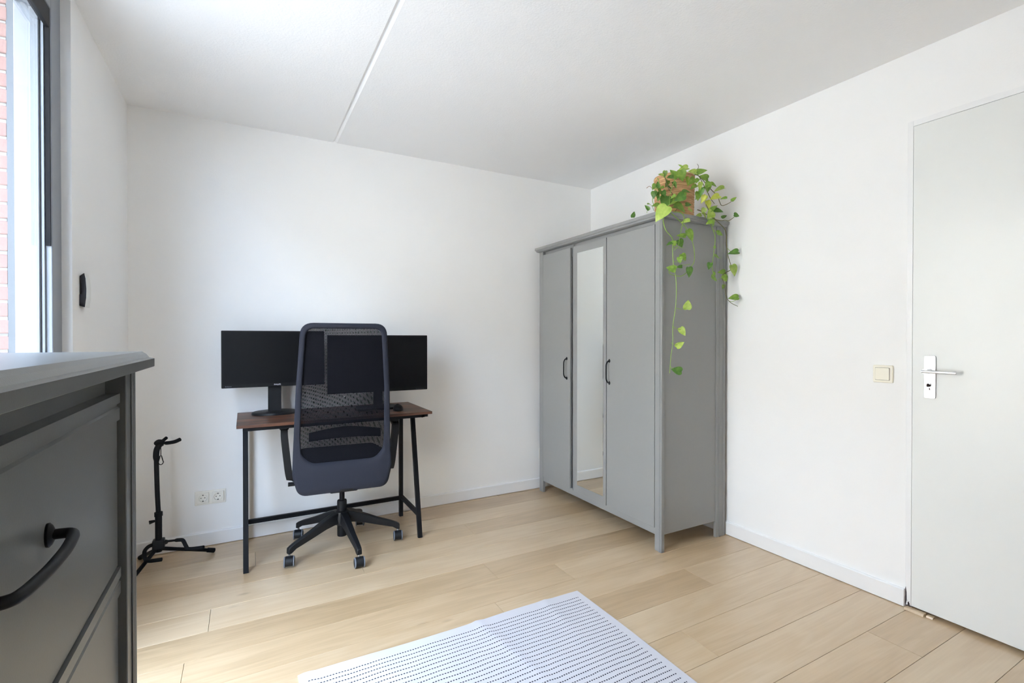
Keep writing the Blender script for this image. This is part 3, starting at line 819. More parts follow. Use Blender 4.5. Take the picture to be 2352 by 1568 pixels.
S = (steps + 1) * n
for side in (0, 1):
    for k in range(steps):
        for i in range(n):
            a = side * S + k * n + i; b = side * S + k * n + (i + 1) % n
            fs.append((a, b, b + n, a + n) if side == 0 else (a + n, b + n, b, a))
for i in range(n):
    j = (i + 1) % n
    fs.append((i, S + i, S + j, j)); q = steps * n; fs.append((q + j, S + q + j, S + q + i, q + i))
obj('back_frame', MB().add(vs, fs), 'fabric', C, smooth=60, label='dark grey fabric-covered back frame')
# mesh panel: rings shrinking to the middle of the window
vs, fs = [], []; rr = 10; cz = 0.90
for k in range(rr + 1):
    t = k / rr * 0.995
    for (ix, iz) in inn_:
        x, z = ix * 1.02 * (1 - t), cz + (iz - cz) * 1.012 * (1 - t)
        vs.append((x + xo_, back_y(x, z) + 0.002, z))
for k in range(rr):
    for i in range(n):
        j = (i + 1) % n; fs.append((k * n + i, k * n + j, (k + 1) * n + j, (k + 1) * n + i))
obj('back_mesh', MB().add(vs, fs), 'mesh', C, smooth=80, label='black see-through mesh panel')
# lumbar pad and spine behind the mesh
lb = MB(); vs = []; m = 15
for i in range(m):
    u = -1 + 2 * i / (m - 1); x = 0.185 * u; zc = 0.685 + 0.018 * cos(u * pi / 2)
    hh = 0.030 * (1 - 0.25 * abs(u)); y = back_y(x, 0.68) + 0.016
    vs += [(x, y, zc - hh), (x, y, zc + hh), (x, y + 0.010, zc + hh), (x, y + 0.010, zc - hh)]
lb.add(vs, [(i * 4 + k, i * 4 + (k + 1) % 4, i * 4 + 4 + (k + 1) % 4, i * 4 + 4 + k) for i in range(m - 1) for k in range(4)] + [(0, 1, 2, 3), tuple((m - 1) * 4 + k for k in (3, 2, 1, 0))])
obj('lumbar_support', lb, 'blackp', C)
st = MB().prism(round_poly([(-0.245, -0.20), (0.245, -0.20), (0.255, 0.10), (0.225, 0.275), (-0.225, 0.275), (-0.255, 0.10)], [0.06] * 6, 6), 'Z', 0.445, 0.535)
obj('seat', st, 'seatf', C, bevel=0.026, seg=5, smooth=60)
obj('seat_shell', MB().prism(round_poly([(-0.215, -0.20), (0.215, -0.20), (0.22, 0.23), (-0.22, 0.23)], 0.06, 5), 'Z', 0.415, 0.452), 'blackp', C, bevel=0.008)
obj('tilt_mechanism', MB().box(-0.075, 0.075, -0.12, 0.10, 0.345, 0.42).box(-0.035, 0.035, -0.262, -0.10, 0.39, 0.425), 'blackp', C, bevel=0.008)
obj('tilt_lever', MB().tube([(-0.07, -0.06, 0.395), (-0.235, -0.075, 0.412)], 0.006, 10).tube([(-0.235, -0.075, 0.412), (-0.285, -0.078, 0.414)], [0.010, 0.0115], 12), 'blackp', C)
for s in (-1, 1):
    ar = MB(); xs = s * 0.268
    path = smoothpath([(s * 0.20, 0.0, 0.420), (s * 0.262, 0.0, 0.422), (s * 0.280, -0.008, 0.45), (s * 0.292, -0.016, 0.55), (s * 0.302, -0.024, 0.655), (s * 0.3035, -0.018, 0.690), (s * 0.3035, 0.012, 0.709), (s * 0.3035, 0.06, 0.716)], 5)
    vs = []
    for i, p in enumerate(path):
        q = path[min(i + 1, len(path) - 1)] - path[max(i - 1, 0)]; q.normalize()
        if i < 12:   # section lies flat in x-y at the foot, then turns up the post
            wv = Vector((0, 1, 0)) * 0.027
        else:
            wv = Vector((0, 1, 0)) * 0.024 if abs(q.y) < 0.6 else Vector((0, 0, 1)) * 0.014
        nv = Vector((1, 0, 0)) * 0.018 if i >= 8 else Vector((0, 0, 1)) * 0.011
        wv = q.cross(nv).normalized() * (0.024 if i < 26 else 0.015)
        vs += [p - nv - wv, p + nv - wv, p + nv + wv, p - nv + wv]
    mcount = len(path)
    ar.add(vs, [(i * 4 + k, i * 4 + (k + 1) % 4, i * 4 + 4 + (k + 1) % 4, i * 4 + 4 + k) for i in range(mcount - 1) for k in range(4)] + [(0, 1, 2, 3), tuple((mcount - 1) * 4 + k for k in (3, 2, 1, 0))])
    ao = obj('armrest', ar, 'blackp', C, bevel=0.006, seg=3, smooth=60)
    pad = MB().prism(round_poly([(s * 0.3035 - 0.024, -0.03), (s * 0.3035 + 0.024, -0.03), (s * 0.3035 + 0.023, 0.20), (s * 0.3035 - 0.023, 0.20)], 0.018, 5), 'Z', 0.700, 0.732)
    obj('arm_pad', pad, 'blackp', ao, bevel=0.009, seg=3, smooth=60)
obj('gas_column', MB().lathe([(0.026, 0.062), (0.027, 0.066), (0.027, 0.262), (0.025, 0.268), (0.0145, 0.270), (0.0145, 0.352)], 24), 'black', C)
obj('hub', MB().lathe([(0.034, 0.128), (0.043, 0.135), (0.047, 0.17), (0.040, 0.205), (0.030, 0.210)], 24), 'blackp', C)
RB = 0.315
for a in (204, 276, 348, 60, 132):
    t = radians(a + 4.0); dx, dy = cos(t), sin(t)
    e = Vector((dx, dy, 0)); sd = Vector((-dy, dx, 0))
    vs = []
    for r, zt2, zb, hw in ((0.020, 0.205, 0.138, 0.022), (0.06, 0.201, 0.140, 0.0225), (0.11, 0.184, 0.132, 0.021), (0.20, 0.146, 0.106, 0.018), (0.285, 0.116, 0.083, 0.0155), (0.312, 0.104, 0.066, 0.0150), (0.327, 0.094, 0.064, 0.0140)):
        c0 = e * r
        vs += [c0 - sd * hw + Vector((0, 0, zb)), c0 + sd * hw + Vector((0, 0, zb)), c0 + sd * hw * 0.86 + Vector((0, 0, zt2)), c0 - sd * hw * 0.86 + Vector((0, 0, zt2))]
    mm = 7
    arm = MB().add(vs, [(i * 4 + k, i * 4 + (k + 1) % 4, i * 4 + 4 + (k + 1) % 4, i * 4 + 4 + k) for i in range(mm - 1) for k in range(4)] + [(0, 1, 2, 3), tuple((mm - 1) * 4 + k for k in (3, 2, 1, 0))])
    leg = obj('base_arm', arm, 'blackp', C, bevel=0.004, seg=2)
    # twin-wheel caster, swivelled a little on each arm
    sw = {204: 1.42, 276: 1.62, 348: 1.35, 60: 1.15, 132: 1.25}[a]
    ax = Vector((sin(sw), -cos(sw) * 0.55, 0)).normalized(); fw = Vector((-ax.y, ax.x, 0))
    cc = e * (RB + 0.002) + fw * -0.012
    def wheel(off, r0, wd):
        v2, N2 = [], 24
        for d, r in ((-wd, r0 * 0.9), (-wd * .6, r0), (wd * .6, r0), (wd, r0 * 0.9)):
            for i in range(N2):
                g = 2 * pi * i / N2; v2.append(cc + ax * (off + d) + fw * (r * cos(g)) + Vector((0, 0, 0.0275 + r * sin(g))))
        return MB().add(v2, [(i * N2 + k, i * N2 + (k + 1) % N2, (i + 1) * N2 + (k + 1) % N2, (i + 1) * N2 + k) for i in range(3) for k in range(N2)] + [tuple(range(N2 - 1, -1, -1)), tuple(3 * N2 + k for k in range(N2))])
    for off in (-0.0225, 0.0225):
        obj('caster_tread', wheel(off, 0.0275, 0.0035), 'tyre', leg)
    for off in (-0.0262, 0.0262):
        obj('wheel_disc', wheel(off, 0.0215, 0.0008), 'blackp', leg)
    hood = MB(); v3 = []; N3 = 14
    for off in (-0.0195, 0.0195):
        for i in range(N3 + 1):
            g = radians(-35) + radians(250) * i / N3; v3.append(cc + ax * off + fw * (0.0278 * cos(g)) + Vector((0, 0, 0.0285 + 0.0278 * sin(g))))
    k3 = N3 + 1
    hood.add(v3, [(i, i + 1, k3 + i + 1, k3 + i) for i in range(N3)] + [tuple(range(N3, -1, -1)), tuple(k3 + i for i in range(k3)), (0, k3, 2 * k3 - 1, N3)])
    obj('caster_hood', hood, 'blackp', leg, bevel=0.002)
    obj('caster_stem', MB().tube([e * (RB + 0.002) + Vector((0, 0, 0.045)), e * (RB + 0.002) + Vector((0, 0, 0.068))], 0.006, 10), 'steel', leg)

# ---- guitar stand
G = thing('guitar_stand', (-0.398, 3.10, 0), 'black folding guitar stand in the corner beside the dresser', 'guitar stand')
gx0, gy0 = -0.398, 3.10
def gp(*p): return [(x - gx0, y - gy0, z) for x, y, z in p]
obj('lower_tube', MB().tube(gp((-0.394, 3.1, 0.10), (-0.394, 3.1, 0.30)), 0.0155, 16).tube(gp((-0.394, 3.1, 0.285), (-0.394, 3.1, 0.305)), 0.0185, 16), 'black', G)
obj('upright', MB().tube(smoothpath(gp((-0.394, 3.1, 0.29), (-0.399, 3.1, 0.42), (-0.402, 3.1, 0.575), (-0.403, 3.1, 0.60), (-0.400, 3.1, 0.63), (-0.390, 3.1, 0.652), (-0.377, 3.1, 0.662)), 5), [0.0112] * 11 + [0.0140] * 20, 14), 'black', G)
obj('clamp_knob', MB().tube(gp((-0.41, 3.1, 0.262), (-0.432, 3.092, 0.260)), [0.006, 0.010], 12), 'blackp', G)
yk = obj('neck_yoke', MB().tube(smoothpath(gp((-0.404, 3.09, 0.660), (-0.388, 3.085, 0.672), (-0.365, 3.07, 0.668)), 4), [0.010, 0.013, 0.014, 0.0145, 0.0145, 0.014, 0.012, 0.010, 0.008], 12), 'rubber', G)
obj('yoke_arm', MB().tube(smoothpath(gp((-0.370, 3.08, 0.6655), (-0.345, 3.06, 0.6685), (-0.315, 3.035, 0.676), (-0.292, 3.02, 0.688)), 4), [0.005, 0.005, 0.0085] + [0.0095] * 10, 12), 'rubber', yk)
obj('yoke_arm', MB().tube(smoothpath(gp((-0.392, 3.10, 0.665), (-0.380, 3.13, 0.668), (-0.366, 3.16, 0.678)), 4), [0.0085] * 9, 10), 'rubber', yk)
sp = gp((-0.381, 3.085, 0.655), (-0.381, 3.084, 0.600)); lp = [(sp[1][0] + 0.011 * k * w_, sp[1][1], sp[1][2] - d) for k, w_, d in ((0.3, 1, 0.0), (0.5, 1, 0.012), (1.0, 1, 0.034), (0.6, 1, 0.043), (0, 1, 0.046), (-0.6, 1, 0.043), (-1.0, 1, 0.034), (-0.5, 1, 0.012), (-0.3, 1, 0.0), (0.3, 1, 0.0))]
obj('retaining_cord', MB().tube(sp, 0.0018, 8).tube(lp, 0.0022, 8), 'rubber', yk)
obj('hinge_block', MB().box(-0.022, 0.030, -0.022, 0.022, 0.115, 0.165).prism([(0.0, 0.165), (0.045, 0.150), (0.045, 0.136), (0.0, 0.125)], 'Y', -0.012, 0.012), 'blackp', G, bevel=0.005)
for q in (((-0.375, 3.10, 0.112), (-0.158, 3.215, 0.013)), ((-0.402, 3.11, 0.112), (-0.500, 3.300, 0.013)), ((-0.408, 3.09, 0.112), (-0.512, 2.880, 0.013))):
    A_, B_ = [Vector(v) for v in gp(*q)]
    lg = obj('leg', MB().tube([A_, A_.lerp(B_, .5), B_], 0.0095, 12), 'black', G)
    obj('rubber_foot', MB().tube([A_.lerp(B_, .88), B_ + (B_ - A_).normalized() * 0.006], 0.0125, 12), 'rubber', lg)
obj('cradle_arm', MB().tube(smoothpath(gp((-0.375, 3.09, 0.150), (-0.340, 3.085, 0.150), (-0.300, 3.06, 0.156), (-0.284, 3.05, 0.153), (-0.270, 3.04, 0.125), (-0.258, 3.03, 0.112), (-0.215, 3.02, 0.111), (-0.190, 3.01, 0.114)), 5), [0.0055] * 8 + [0.0092] * 28, 12), 'rubber', G)
obj('cradle_arm', MB().tube(smoothpath(gp((-0.405, 3.09, 0.145), (-0.432, 3.08, 0.142), (-0.447, 3.06, 0.128), (-0.442, 3.03, 0.105), (-0.425, 3.00, 0.098), (-0.385, 2.985, 0.099), (-0.366, 2.98, 0.100)), 5), 0.0092, 12), 'rubber', G)

# ---- sockets, switch, wall sensor
def socket_insert(root, x):
    n_ = 32; loops = []
    def sq(h_, y):
        out = []
        for k in range(n_):
            a = 2 * pi * k / n_; c_, s_ = cos(a), sin(a); q = h_ / max(abs(c_), abs(s_)); out.append((x + c_ * q, y, 0.041 + s_ * q))
        return out
    def ci_(r, y): return [(x + r * cos(2 * pi * k / n_), y, 0.041 + r * sin(2 * pi * k / n_)) for k in range(n_)]
    loops = [sq(0.029, -0.004), sq(0.029, -0.0115), sq(0.0282, -0.0125), ci_(0.0212, -0.0125), ci_(0.0206, -0.0118), ci_(0.0200, -0.0050)]
    vs_ = [v for l in loops for v in l] + [(x, -0.0050, 0.041)]
    fs_ = [(i_ * n_ + k, i_ * n_ + (k + 1) % n_, (i_ + 1) * n_ + (k + 1) % n_, (i_ + 1) * n_ + k) for i_ in range(5) for k in range(n_)] + [(5 * n_ + k, 5 * n_ + (k + 1) % n_, 6 * n_) for k in range(n_)]
    ins = obj('insert', MB().add(vs_, fs_), 'socket', root, smooth=40)
    hl = MB()
    for dx, r in ((-0.0095, 0.0028), (0.0095, 0.0028)):
        hl.lathe([(r, -0.0049), (r * .9, -0.0054)], 12, (x + dx, 0, 0.041), axis='Y')
    for dz in (-0.0175, 0.0175): hl.box(x - 0.003, x + 0.003, -0.0115, -0.0049, 0.041 + dz - 0.002, 0.041 + dz + 0.002)
    obj('contact', hl, 'hole', ins, smooth=0)
def sockets(xc, z0, label):
    S_ = thing('wall_socket', (xc, YB, z0), label, 'socket', 'double wall sockets on the back wall')
    obj('cover_frame', MB().prism(round_poly([(-0.078, 0), (0.078, 0), (0.078, 0.082), (-0.078, 0.082)], 0.005, 3), 'Y', -0.0042, 0.0), 'socket', S_, bevel=0.002)
    for x in (-0.0375, 0.0375): socket_insert(S_, x)
    return S_
sockets(-0.176, 0.240, 'cream double wall socket between the guitar stand and the desk')
sockets(2.163, 0.236, 'double wall socket mostly hidden behind the wardrobe')

sw = thing('light_switch', (XR, 1.153, 1.003), 'cream light switch on the wall beside the door', 'switch')
obj('cover_frame', MB().prism(round_poly([(-0.0405, 0), (0.0405, 0), (0.0405, 0.081), (-0.0405, 0.081)], 0.006, 4), 'X', -0.010, 0), 'switch', sw, bevel=0.003)
rk = obj('rocker', MB().prism(round_poly([(-0.0275, 0.0125), (0.0295, 0.0125), (0.0295, 0.0685), (-0.0275, 0.0685)], 0.003, 2), 'X', -0.0135, -0.008), 'switch', sw, bevel=0.0012)
obj('shadow_gap', MB().prism(round_poly([(-0.0287, 0.0113), (0.0307, 0.0113), (0.0307, 0.0697), (-0.0287, 0.0697)], 0.003, 2), 'X', -0.0103, -0.0095), 'hole', sw, smooth=0)  # thin dark plate, shade round the rocker put into its colour

ts = thing('wall_sensor', (XL, 2.475, 1.335), 'slim curved wall unit with dark side and pale front beside the window', 'wall unit')
ta = [(0, 0.0), (0.010, -0.004), (0.0165, -0.006), (0.0205, 0.03), (0.0215, 0.065), (0.0190, 0.105), (0.0150, 0.126), (0.008, 0.120), (0.002, 0.114), (0.004, 0.10), (0.006, 0.07), (0.006, 0.045), (0.001, 0.043)]
obj('dark_shell', MB().prism(ta, 'Y', -0.030, 0.030), 'shell', ts, smooth=0)
tf = [(0.0165, -0.006), (0.0205, 0.03), (0.0215, 0.065), (0.0190, 0.105), (0.0150, 0.126), (0.0158, 0.1262), (0.0200, 0.105), (0.0226, 0.065), (0.0216, 0.03), (0.0175, -0.0064)]
obj('pale_front', MB().prism(tf, 'Y', -0.0295, 0.031), 'white', ts, smooth=0)

# ---- trailing pothos in a jute-wrapped pot on the wardrobe
VINES = [
    (1, [(2.0366, 1.942, 1.9089), (2.017, 1.942, 1.8684), (2.0294, 1.942, 1.8042), (2.0754, 1.942, 1.7598), (2.0854, 1.942, 1.6993), (2.095, 1.942, 1.6281), (2.1031, 1.942, 1.5568), (2.1094, 1.942, 1.4795), (2.1115, 1.942, 1.3784), (2.0905, 1.942, 1.276), (2.0813, 1.942, 1.1845), (2.0692, 1.942, 1.1033), (2.0694, 1.942, 1.0152)]),
    (1, [(2.0893, 1.935, 1.9091), (2.1368, 1.935, 1.909), (2.161, 1.935, 1.8839), (2.1532, 1.935, 1.8382), (2.1373, 1.935, 1.7753), (2.1136, 1.935, 1.7236), (2.0866, 1.935, 1.6956)]),
    (1, [(2.0852, 1.95, 1.9072), (2.126, 1.95, 1.8782), (2.1779, 1.95, 1.844), (2.2183, 1.95, 1.8148), (2.2551, 1.95, 1.7614), (2.261, 1.95, 1.7046), (2.2598, 1.95, 1.6471), (2.2435, 1.95, 1.6173), (2.2033, 1.95, 1.5811), (2.1546, 1.95, 1.5584), (2.1155, 1.95, 1.5584), (2.0762, 1.95, 1.5695), (2.065, 1.95, 1.5939), (2.0845, 1.95, 1.6122)]),
    (0, [(2.3326, 1.93, 1.9784), (2.3985, 1.93, 1.9169), (2.4451, 1.93, 1.8936), (2.4905, 1.93, 1.8576), (2.5128, 1.93, 1.8186), (2.5267, 1.93, 1.7537), (2.5404, 1.93, 1.6837), (2.5545, 1.93, 1.6249), (2.5095, 1.93, 1.5985), (2.4829, 1.93, 1.5726), (2.492, 1.93, 1.5381), (2.5102, 1.93, 1.4562), (2.555, 1.9234, 1.4211), (2.555, 1.8764, 1.3976)]),
    (1, [(2.3696, 1.945, 1.9108), (2.4132, 1.945, 1.8632), (2.4301, 1.945, 1.8064), (2.4266, 1.945, 1.7471), (2.4268, 1.945, 1.6885), (2.4142, 1.945, 1.6287), (2.4186, 1.945, 1.5765), (2.4407, 1.945, 1.5547)]),
    (0, [(2.2969, 2.0089, 2.161), (2.335, 1.988, 2.1635), (2.3662, 1.9705, 2.1175), (2.3884, 1.9579, 2.0664), (2.3972, 1.9527, 2.028), (2.4218, 1.939, 1.9974)]),
    (0, [(2.3305, 1.9905, 2.1661), (2.3618, 1.9731, 2.1431), (2.4019, 1.9506, 2.0894), (2.4331, 1.9331, 2.0434), (2.4464, 1.9255, 2.0076), (2.4643, 1.9155, 1.9887), (2.4899, 1.9016, 1.9974), (2.5092, 1.8911, 2.0137)]),
    (0, [(2.3054, 1.9684, 1.9537), (2.3319, 1.9537, 1.9436), (2.3718, 1.9316, 1.9208), (2.416, 1.9071, 1.893), (2.4437, 1.8919, 1.893), (2.4692, 1.8778, 1.8912), (2.5012, 1.8604, 1.9132)]),
    (1, [(2.1379, 1.9935, 2.1409), (2.1442, 1.9897, 2.1038), (2.1354, 1.9942, 2.0617), (2.1244, 1.9998, 2.0122), (2.1177, 2.0031, 1.9676), (2.1068, 2.0089, 1.933)]),
    (1, [(2.0886, 2.0547, 2.131), (2.0907, 2.0533, 2.101), (2.073, 2.0627, 2.0609), (2.0619, 2.0684, 2.0134), (2.0683, 2.0646, 1.9759), (2.0879, 2.0536, 1.9458)]),
    (0, [(2.1085, 2.0209, 2.1319), (2.117, 2.0158, 2.0698), (2.1344, 2.006, 2.0449), (2.1604, 1.9915, 2.0151), (2.1755, 1.9829, 1.9753), (2.1536, 1.9946, 1.9306)]),
    (2, [(2.0443, 2.1014, 2.0778), (2.0636, 2.0909, 2.0897), (2.0759, 2.084, 2.067)]),
    (1, [(2.083, 2.0791, 1.9486), (2.072, 2.0853, 1.9712), (2.0544, 2.0951, 1.9838)]),
    (1, [(2.0621, 2.1133, 1.9386), (2.0622, 2.1134, 1.9538)]),
    (0, [(2.3404, 2.0309, 2.1898), (2.3769, 2.0111, 2.2261), (2.3679, 2.0163, 2.2468)]),
    (1, [(2.0737, 2.2325, 1.9391), (2.068, 2.2357, 1.951), (2.0727, 2.2333, 1.9721)]),
    (1, [(2.106, 1.937, 1.378), (2.1422, 1.937, 1.3708), (2.1789, 1.937, 1.3758)]),
    (1, [(2.0851, 1.937, 1.2758), (2.1113, 1.937, 1.2607), (2.1378, 1.937, 1.2577)]),
    (1, [(2.076, 1.937, 1.1846), (2.0933, 1.937, 1.1731), (2.1108, 1.937, 1.1737)]),
    (1, [(2.0656, 1.937, 1.0609), (2.0732, 1.937, 1.0462), (2.0808, 1.937, 1.0436)]),
    (1, [(2.082, 1.937, 1.7162), (2.1209, 1.937, 1.7112), (2.1603, 1.937, 1.7184)]),
    (1, [(2.089, 1.937, 1.6349), (2.1314, 1.937, 1.6345), (2.1744, 1.937, 1.6463)]),
    (1, [(2.5438, 1.937, 1.7475), (2.555, 1.92, 1.7211), (2.555, 1.895, 1.7056)]),
    (1, [(2.555, 1.9354, 1.4323), (2.555, 1.9175, 1.4272), (2.555, 1.8998, 1.4351)]),
    (1, [(2.4206, 1.937, 1.6906), (2.4492, 1.937, 1.6814), (2.4779, 1.937, 1.685)]),
    (1, [(2.42, 1.937, 1.8437), (2.4352, 1.937, 1.8312), (2.4504, 1.937, 1.8315)]),
    (1, [(2.49, 1.937, 1.5748), (2.4727, 1.937, 1.5596), (2.4554, 1.937, 1.5573)]),
    (1, [(2.22, 1.937, 1.63), (2.178, 1.937, 1.6208), (2.1366, 1.937, 1.6239)]),
    (1, [(2.153, 1.937, 1.8347), (2.1703, 1.937, 1.8452), (2.1876, 1.937, 1.8679)]),
]
LEAVES = [
    ((2.1807, 1.9551, 2.1656), 0.064, 165, 2),
    ((2.159, 1.9595, 2.1798), 0.029, 225, 1),
    ((2.1413, 1.9856, 2.14), 0.066, 235, 1),
    ((2.1691, 1.9565, 2.1289), 0.066, 75, 1),
    ((2.2213, 1.923, 2.1474), 0.053, 185, 2),
    ((2.2763, 1.9119, 2.1579), 0.064, -22, 1),
    ((2.2252, 1.9691, 2.1059), 0.056, 75, 2),
    ((2.2445, 1.9517, 2.1064), 0.056, 130, 1),
    ((2.2534, 1.9446, 2.0725), 0.048, 150, 1),
    ((2.2603, 1.9097, 2.0688), 0.048, 85, 2),
    ((2.1011, 2.0158, 2.1424), 0.040, 95, 1),
    ((2.0726, 2.0166, 2.1357), 0.032, 200, 2),
    ((2.1151, 1.9872, 2.121), 0.040, 180, 0),
    ((2.0495, 2.019, 2.074), 0.042, 265, 0),
    ((2.0349, 2.0331, 2.0663), 0.037, 120, 1),
    ((2.1241, 2.0251, 2.0941), 0.046, 110, 1),
    ((2.16, 1.9997, 2.0854), 0.043, 60, 0),
    ((2.0556, 2.0553, 2.0303), 0.045, 100, 0),
    ((2.0731, 2.0453, 2.0254), 0.043, 80, 0),
    ((2.0629, 2.0163, 2.0354), 0.050, 50, 1),
    ((2.088, 2.0092, 2.03), 0.037, 60, 0),
    ((2.106, 2.017, 1.9873), 0.083, 110, 0),
    ((2.1371, 2.0059, 1.9911), 0.083, 150, 1),
    ((1.9791, 1.922, 1.8885), 0.099, 132, 2),
    ((2.0077, 1.9078, 1.8934), 0.038, 120, 1),
    ((2.0402, 2.0221, 1.9609), 0.045, 180, 1),
    ((2.0126, 2.0668, 1.9514), 0.040, 238, 0),
    ((2.0234, 2.0648, 1.9748), 0.017, 0, 1),
    ((2.1719, 1.9736, 1.9524), 0.082, 40, 1),
    ((2.1613, 1.9611, 2.0045), 0.063, 150, 0),
    ((2.2021, 1.9559, 2.0396), 0.045, 10, 0),
    ((2.1249, 1.9761, 2.0079), 0.034, 150, 1),
    ((2.2327, 1.9648, 1.9749), 0.035, 0, 0),
    ((2.234, 1.9599, 1.9525), 0.024, 260, 2),
    ((2.1069, 1.8344, 1.8935), 0.024, 20, 2),
    ((2.2798, 1.9029, 1.9968), 0.048, 110, 3),
    ((2.282, 1.9366, 2.0246), 0.056, 100, 1),
    ((2.2829, 1.9171, 2.041), 0.045, 95, 0),
    ((2.275, 1.9397, 2.1101), 0.032, 120, 1),
    ((2.1335, 2.0152, 2.069), 0.032, 30, 0),
    ((2.0831, 2.0234, 2.0638), 0.029, 160, 1),
    ((2.0649, 2.0276, 2.0008), 0.032, 110, 0),
    ((2.1527, 1.9894, 1.9513), 0.037, 200, 0),
    ((2.1858, 1.9623, 2.0247), 0.040, 200, 1),
    ((2.3274, 1.9327, 2.138), 0.053, 200, 1),
    ((2.3116, 1.9492, 2.0887), 0.045, 100, 2),
    ((2.3402, 1.9622, 2.0649), 0.053, 100, 0),
    ((2.2908, 1.9452, 2.0288), 0.048, 120, 1),
    ((2.3402, 1.9188, 2.0981), 0.045, 250, 1),
    ((2.3663, 1.9374, 2.0825), 0.051, 80, 1),
    ((2.3755, 1.9127, 2.0929), 0.045, 20, 1),
    ((2.4197, 1.9027, 2.0698), 0.066, 162, 2),
    ((2.3359, 1.9448, 2.0147), 0.053, 120, 3),
    ((2.3897, 1.9079, 2.0241), 0.063, 160, 3),
    ((2.3814, 1.9495, 1.9904), 0.056, 75, 3),
    ((2.4267, 1.8791, 2.0153), 0.038, 180, 1),
    ((2.4873, 1.8582, 2.0139), 0.035, 315, 1),
    ((2.3757, 1.9071, 1.9571), 0.048, 320, 1),
    ((2.4156, 1.9096, 1.947), 0.056, 12, 0),
    ((2.3639, 1.9175, 1.9289), 0.055, 250, 2),
    ((2.3309, 1.9404, 1.9456), 0.038, 110, 2),
    ((2.3212, 1.9678, 1.9236), 0.036, 170, 2),
    ((2.3313, 1.9379, 1.9182), 0.038, 60, 2),
    ((2.444, 1.8895, 1.9144), 0.035, 330, 0),
    ((2.5226, 1.8661, 1.9278), 0.036, 10, 0),
    ((2.4074, 1.935, 1.8882), 0.056, 60, 1),
    ((2.3741, 1.935, 1.8844), 0.041, 160, 1),
    ((2.4654, 1.935, 1.8283), 0.041, 20, 1),
    ((2.168, 1.927, 1.8607), 0.051, 170, 2),
    ((2.2033, 1.9262, 1.7887), 0.073, 60, 1),
    ((2.1395, 1.9296, 1.7828), 0.053, 200, 1),
    ((2.1436, 1.9403, 1.7405), 0.050, 60, 0),
    ((2.0551, 1.9373, 1.729), 0.037, 160, 0),
    ((2.0776, 1.9297, 1.7353), 0.037, 200, 1),
    ((2.1281, 1.9316, 1.6458), 0.037, 90, 1),
    ((2.1545, 1.9286, 1.6642), 0.044, 60, 1),
    ((2.0675, 1.9342, 1.5947), 0.053, 200, 1),
    ((2.1203, 1.9259, 1.6056), 0.031, 180, 0),
    ((2.2146, 1.9389, 1.5856), 0.060, 80, 0),
    ((2.3857, 1.9429, 1.6323), 0.046, 110, 0),
    ((2.555, 1.9104, 1.7174), 0.067, 170, 0),
    ((2.555, 1.9066, 1.6159), 0.070, 70, 2),
    ((2.4967, 1.9442, 1.6017), 0.053, 180, 1),
    ((2.4992, 1.9254, 1.5641), 0.050, 60, 1),
    ((2.414, 1.9308, 1.5597), 0.049, 30, 1),
    ((2.4264, 1.9443, 1.5913), 0.026, 270, 1),
    ((2.555, 1.906, 1.4525), 0.057, 180, 1),
    ((2.4963, 1.9332, 1.5144), 0.030, 90, 1),
    ((2.473, 1.9439, 1.8282), 0.050, 20, 1),
    ((2.4258, 1.9374, 1.743), 0.023, 30, 1),
    ((2.4441, 1.9414, 1.6893), 0.040, 20, 1),
    ((2.19, 1.9309, 1.3963), 0.057, 275, 2),
    ((2.1522, 1.932, 1.2475), 0.054, 62, 2),
    ((2.1322, 1.932, 1.1723), 0.053, 320, 2),
    ((2.1088, 1.932, 1.0308), 0.057, 195, 0),
    ((2.068, 2.2358, 1.957), 0.041, 280, 0),
]
px0, py0, pz0 = 2.268, 2.103, 1.919
PT = thing('potted_plant', (px0, py0, pz0), 'trailing green pothos in a jute-wrapped pot on top of the wardrobe', 'plant')
prof = []; nr = 17; ph = 0.252
for i in range(nr):
    z0, z1 = ph * i / nr, ph * (i + 1) / nr
    r = 0.111 + 0.006 * (i / nr)
    prof += [(r - 0.0025, z0 + 0.0002), (r + 0.0006, z0 + (z1 - z0) * .25), (r + 0.0016, z0 + (z1 - z0) * .5), (r + 0.0006, z0 + (z1 - z0) * .75)]
prof += [(0.1155, ph), (0.108, ph), (0.106, ph - 0.03)]
obj('jute_pot', MB().lathe([(0.10, 0.0)] + prof, 48), 'jute', PT, smooth=60, label='pot wrapped in tan jute rope')
obj('soil', MB().lathe([(0.106, ph - 0.032), (0.08, ph - 0.026), (0.001, ph - 0.022)], 24), 'soil', PT)
rng = random.Random(5)
for ci, pts in VINES:
    P = []
    for i, p in enumerate(pts):
        P.append((p[0] - px0, p[1] - py0 + 0.006 * sin(i * 1.7 + pts[0][0] * 40), p[2] - pz0))
    sp_ = smoothpath(P, 4)
    r0 = 0.0026 if len(pts) > 3 else 0.0016
    obj('vine', MB().tube(sp_, [r0 * (1.0 - 0.35 * i / max(1, len(sp_) - 1)) for i in range(len(sp_))], 6), 'vine%d' % ci, PT)

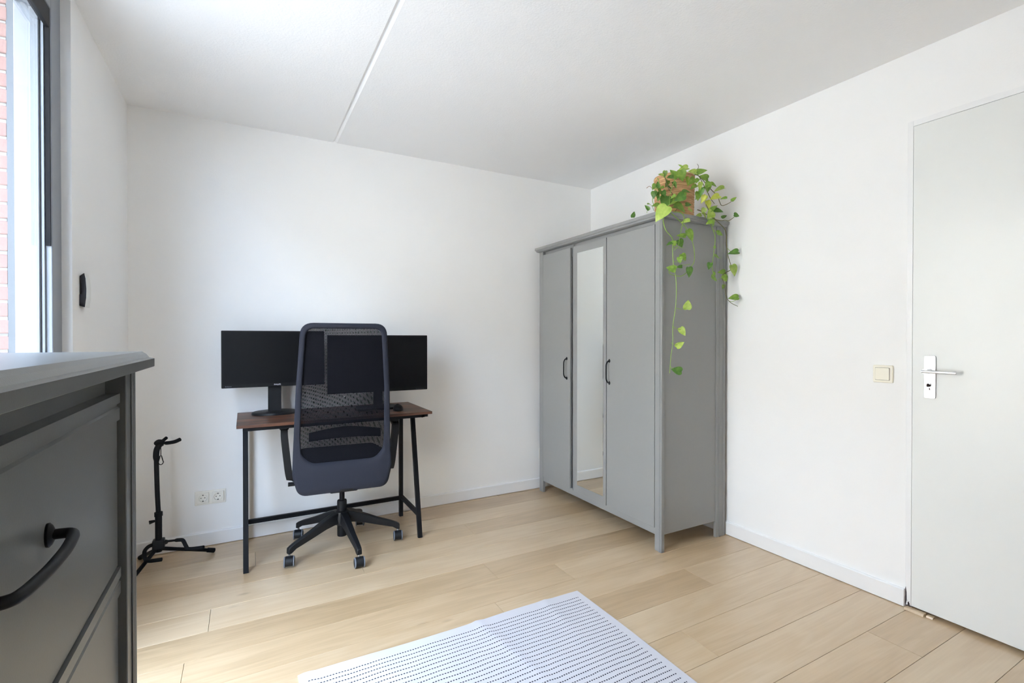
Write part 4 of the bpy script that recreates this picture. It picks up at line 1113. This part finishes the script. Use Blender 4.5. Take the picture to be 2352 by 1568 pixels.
def leaf_mesh(name, wid, fold, curl):
    """heart-shaped leaf, base at the origin, unit length along +X"""
    mb = MB(); rows = []
    for t, w_ in ((-0.05, 0.30), (0.05, 0.44), (0.2, 0.5), (0.38, 0.47), (0.56, 0.37), (0.74, 0.24), (0.88, 0.11)):
        rows.append([(max(t, 0.0) if s_ == 0 else t, s_ * w_ * wid, fold * abs(s_) * w_ - curl * max(t, 0) ** 2) for s_ in (-1, -0.55, 0, 0.55, 1)])
    vs = [v for r in rows for v in r] + [(1.0, 0, -curl * 1.1)]
    fs = [(i * 5 + k, i * 5 + k + 1, i * 5 + 6 + k, i * 5 + 5 + k) for i in range(6) for k in range(4)] + [(30 + k, 31 + k, 35) for k in range(4)]
    mb.add(vs, fs)
    me = mesh_of(name, mb, 80); return me
LM = {}
for ci in range(4):
    for vi, (wd, fo_, cu) in enumerate(((0.72, 0.22, 0.12), (0.86, 0.12, 0.22), (0.6, 0.4, 0.05))):
        me = leaf_mesh('leaf', wd, fo_, cu); me.materials.append(M['leaf%d' % ci]); LM[ci, vi] = me
R_ = Vector((cos(YAW), -sin(YAW), 0)); U_ = Vector((0, 0, 1)); F_ = Vector((sin(YAW), cos(YAW), 0))
for p, ln, ang, ci in LEAVES:
    vi = rng.randrange(3)
    o = bpy.data.objects.new('leaf', LM[ci, vi]); COL.objects.link(o); o.parent = PT
    a = radians(ang)
    d = (R_ * cos(a) - U_ * sin(a) + F_ * rng.uniform(-0.35, 0.35)).normalized()
    nrm = (-F_ + U_ * rng.uniform(0.1, 0.9) + R_ * rng.uniform(-0.6, 0.35))
    nrm = (nrm - d * nrm.dot(d)).normalized(); sdv = nrm.cross(d)
    c0 = Vector(p) - Vector((px0, py0, pz0)) - d * ln * 0.45
    o.matrix_local = Matrix(((d.x * ln, sdv.x * ln, nrm.x * ln, c0.x), (d.y * ln, sdv.y * ln, nrm.y * ln, c0.y), (d.z * ln, sdv.z * ln, nrm.z * ln, c0.z), (0, 0, 0, 1)))
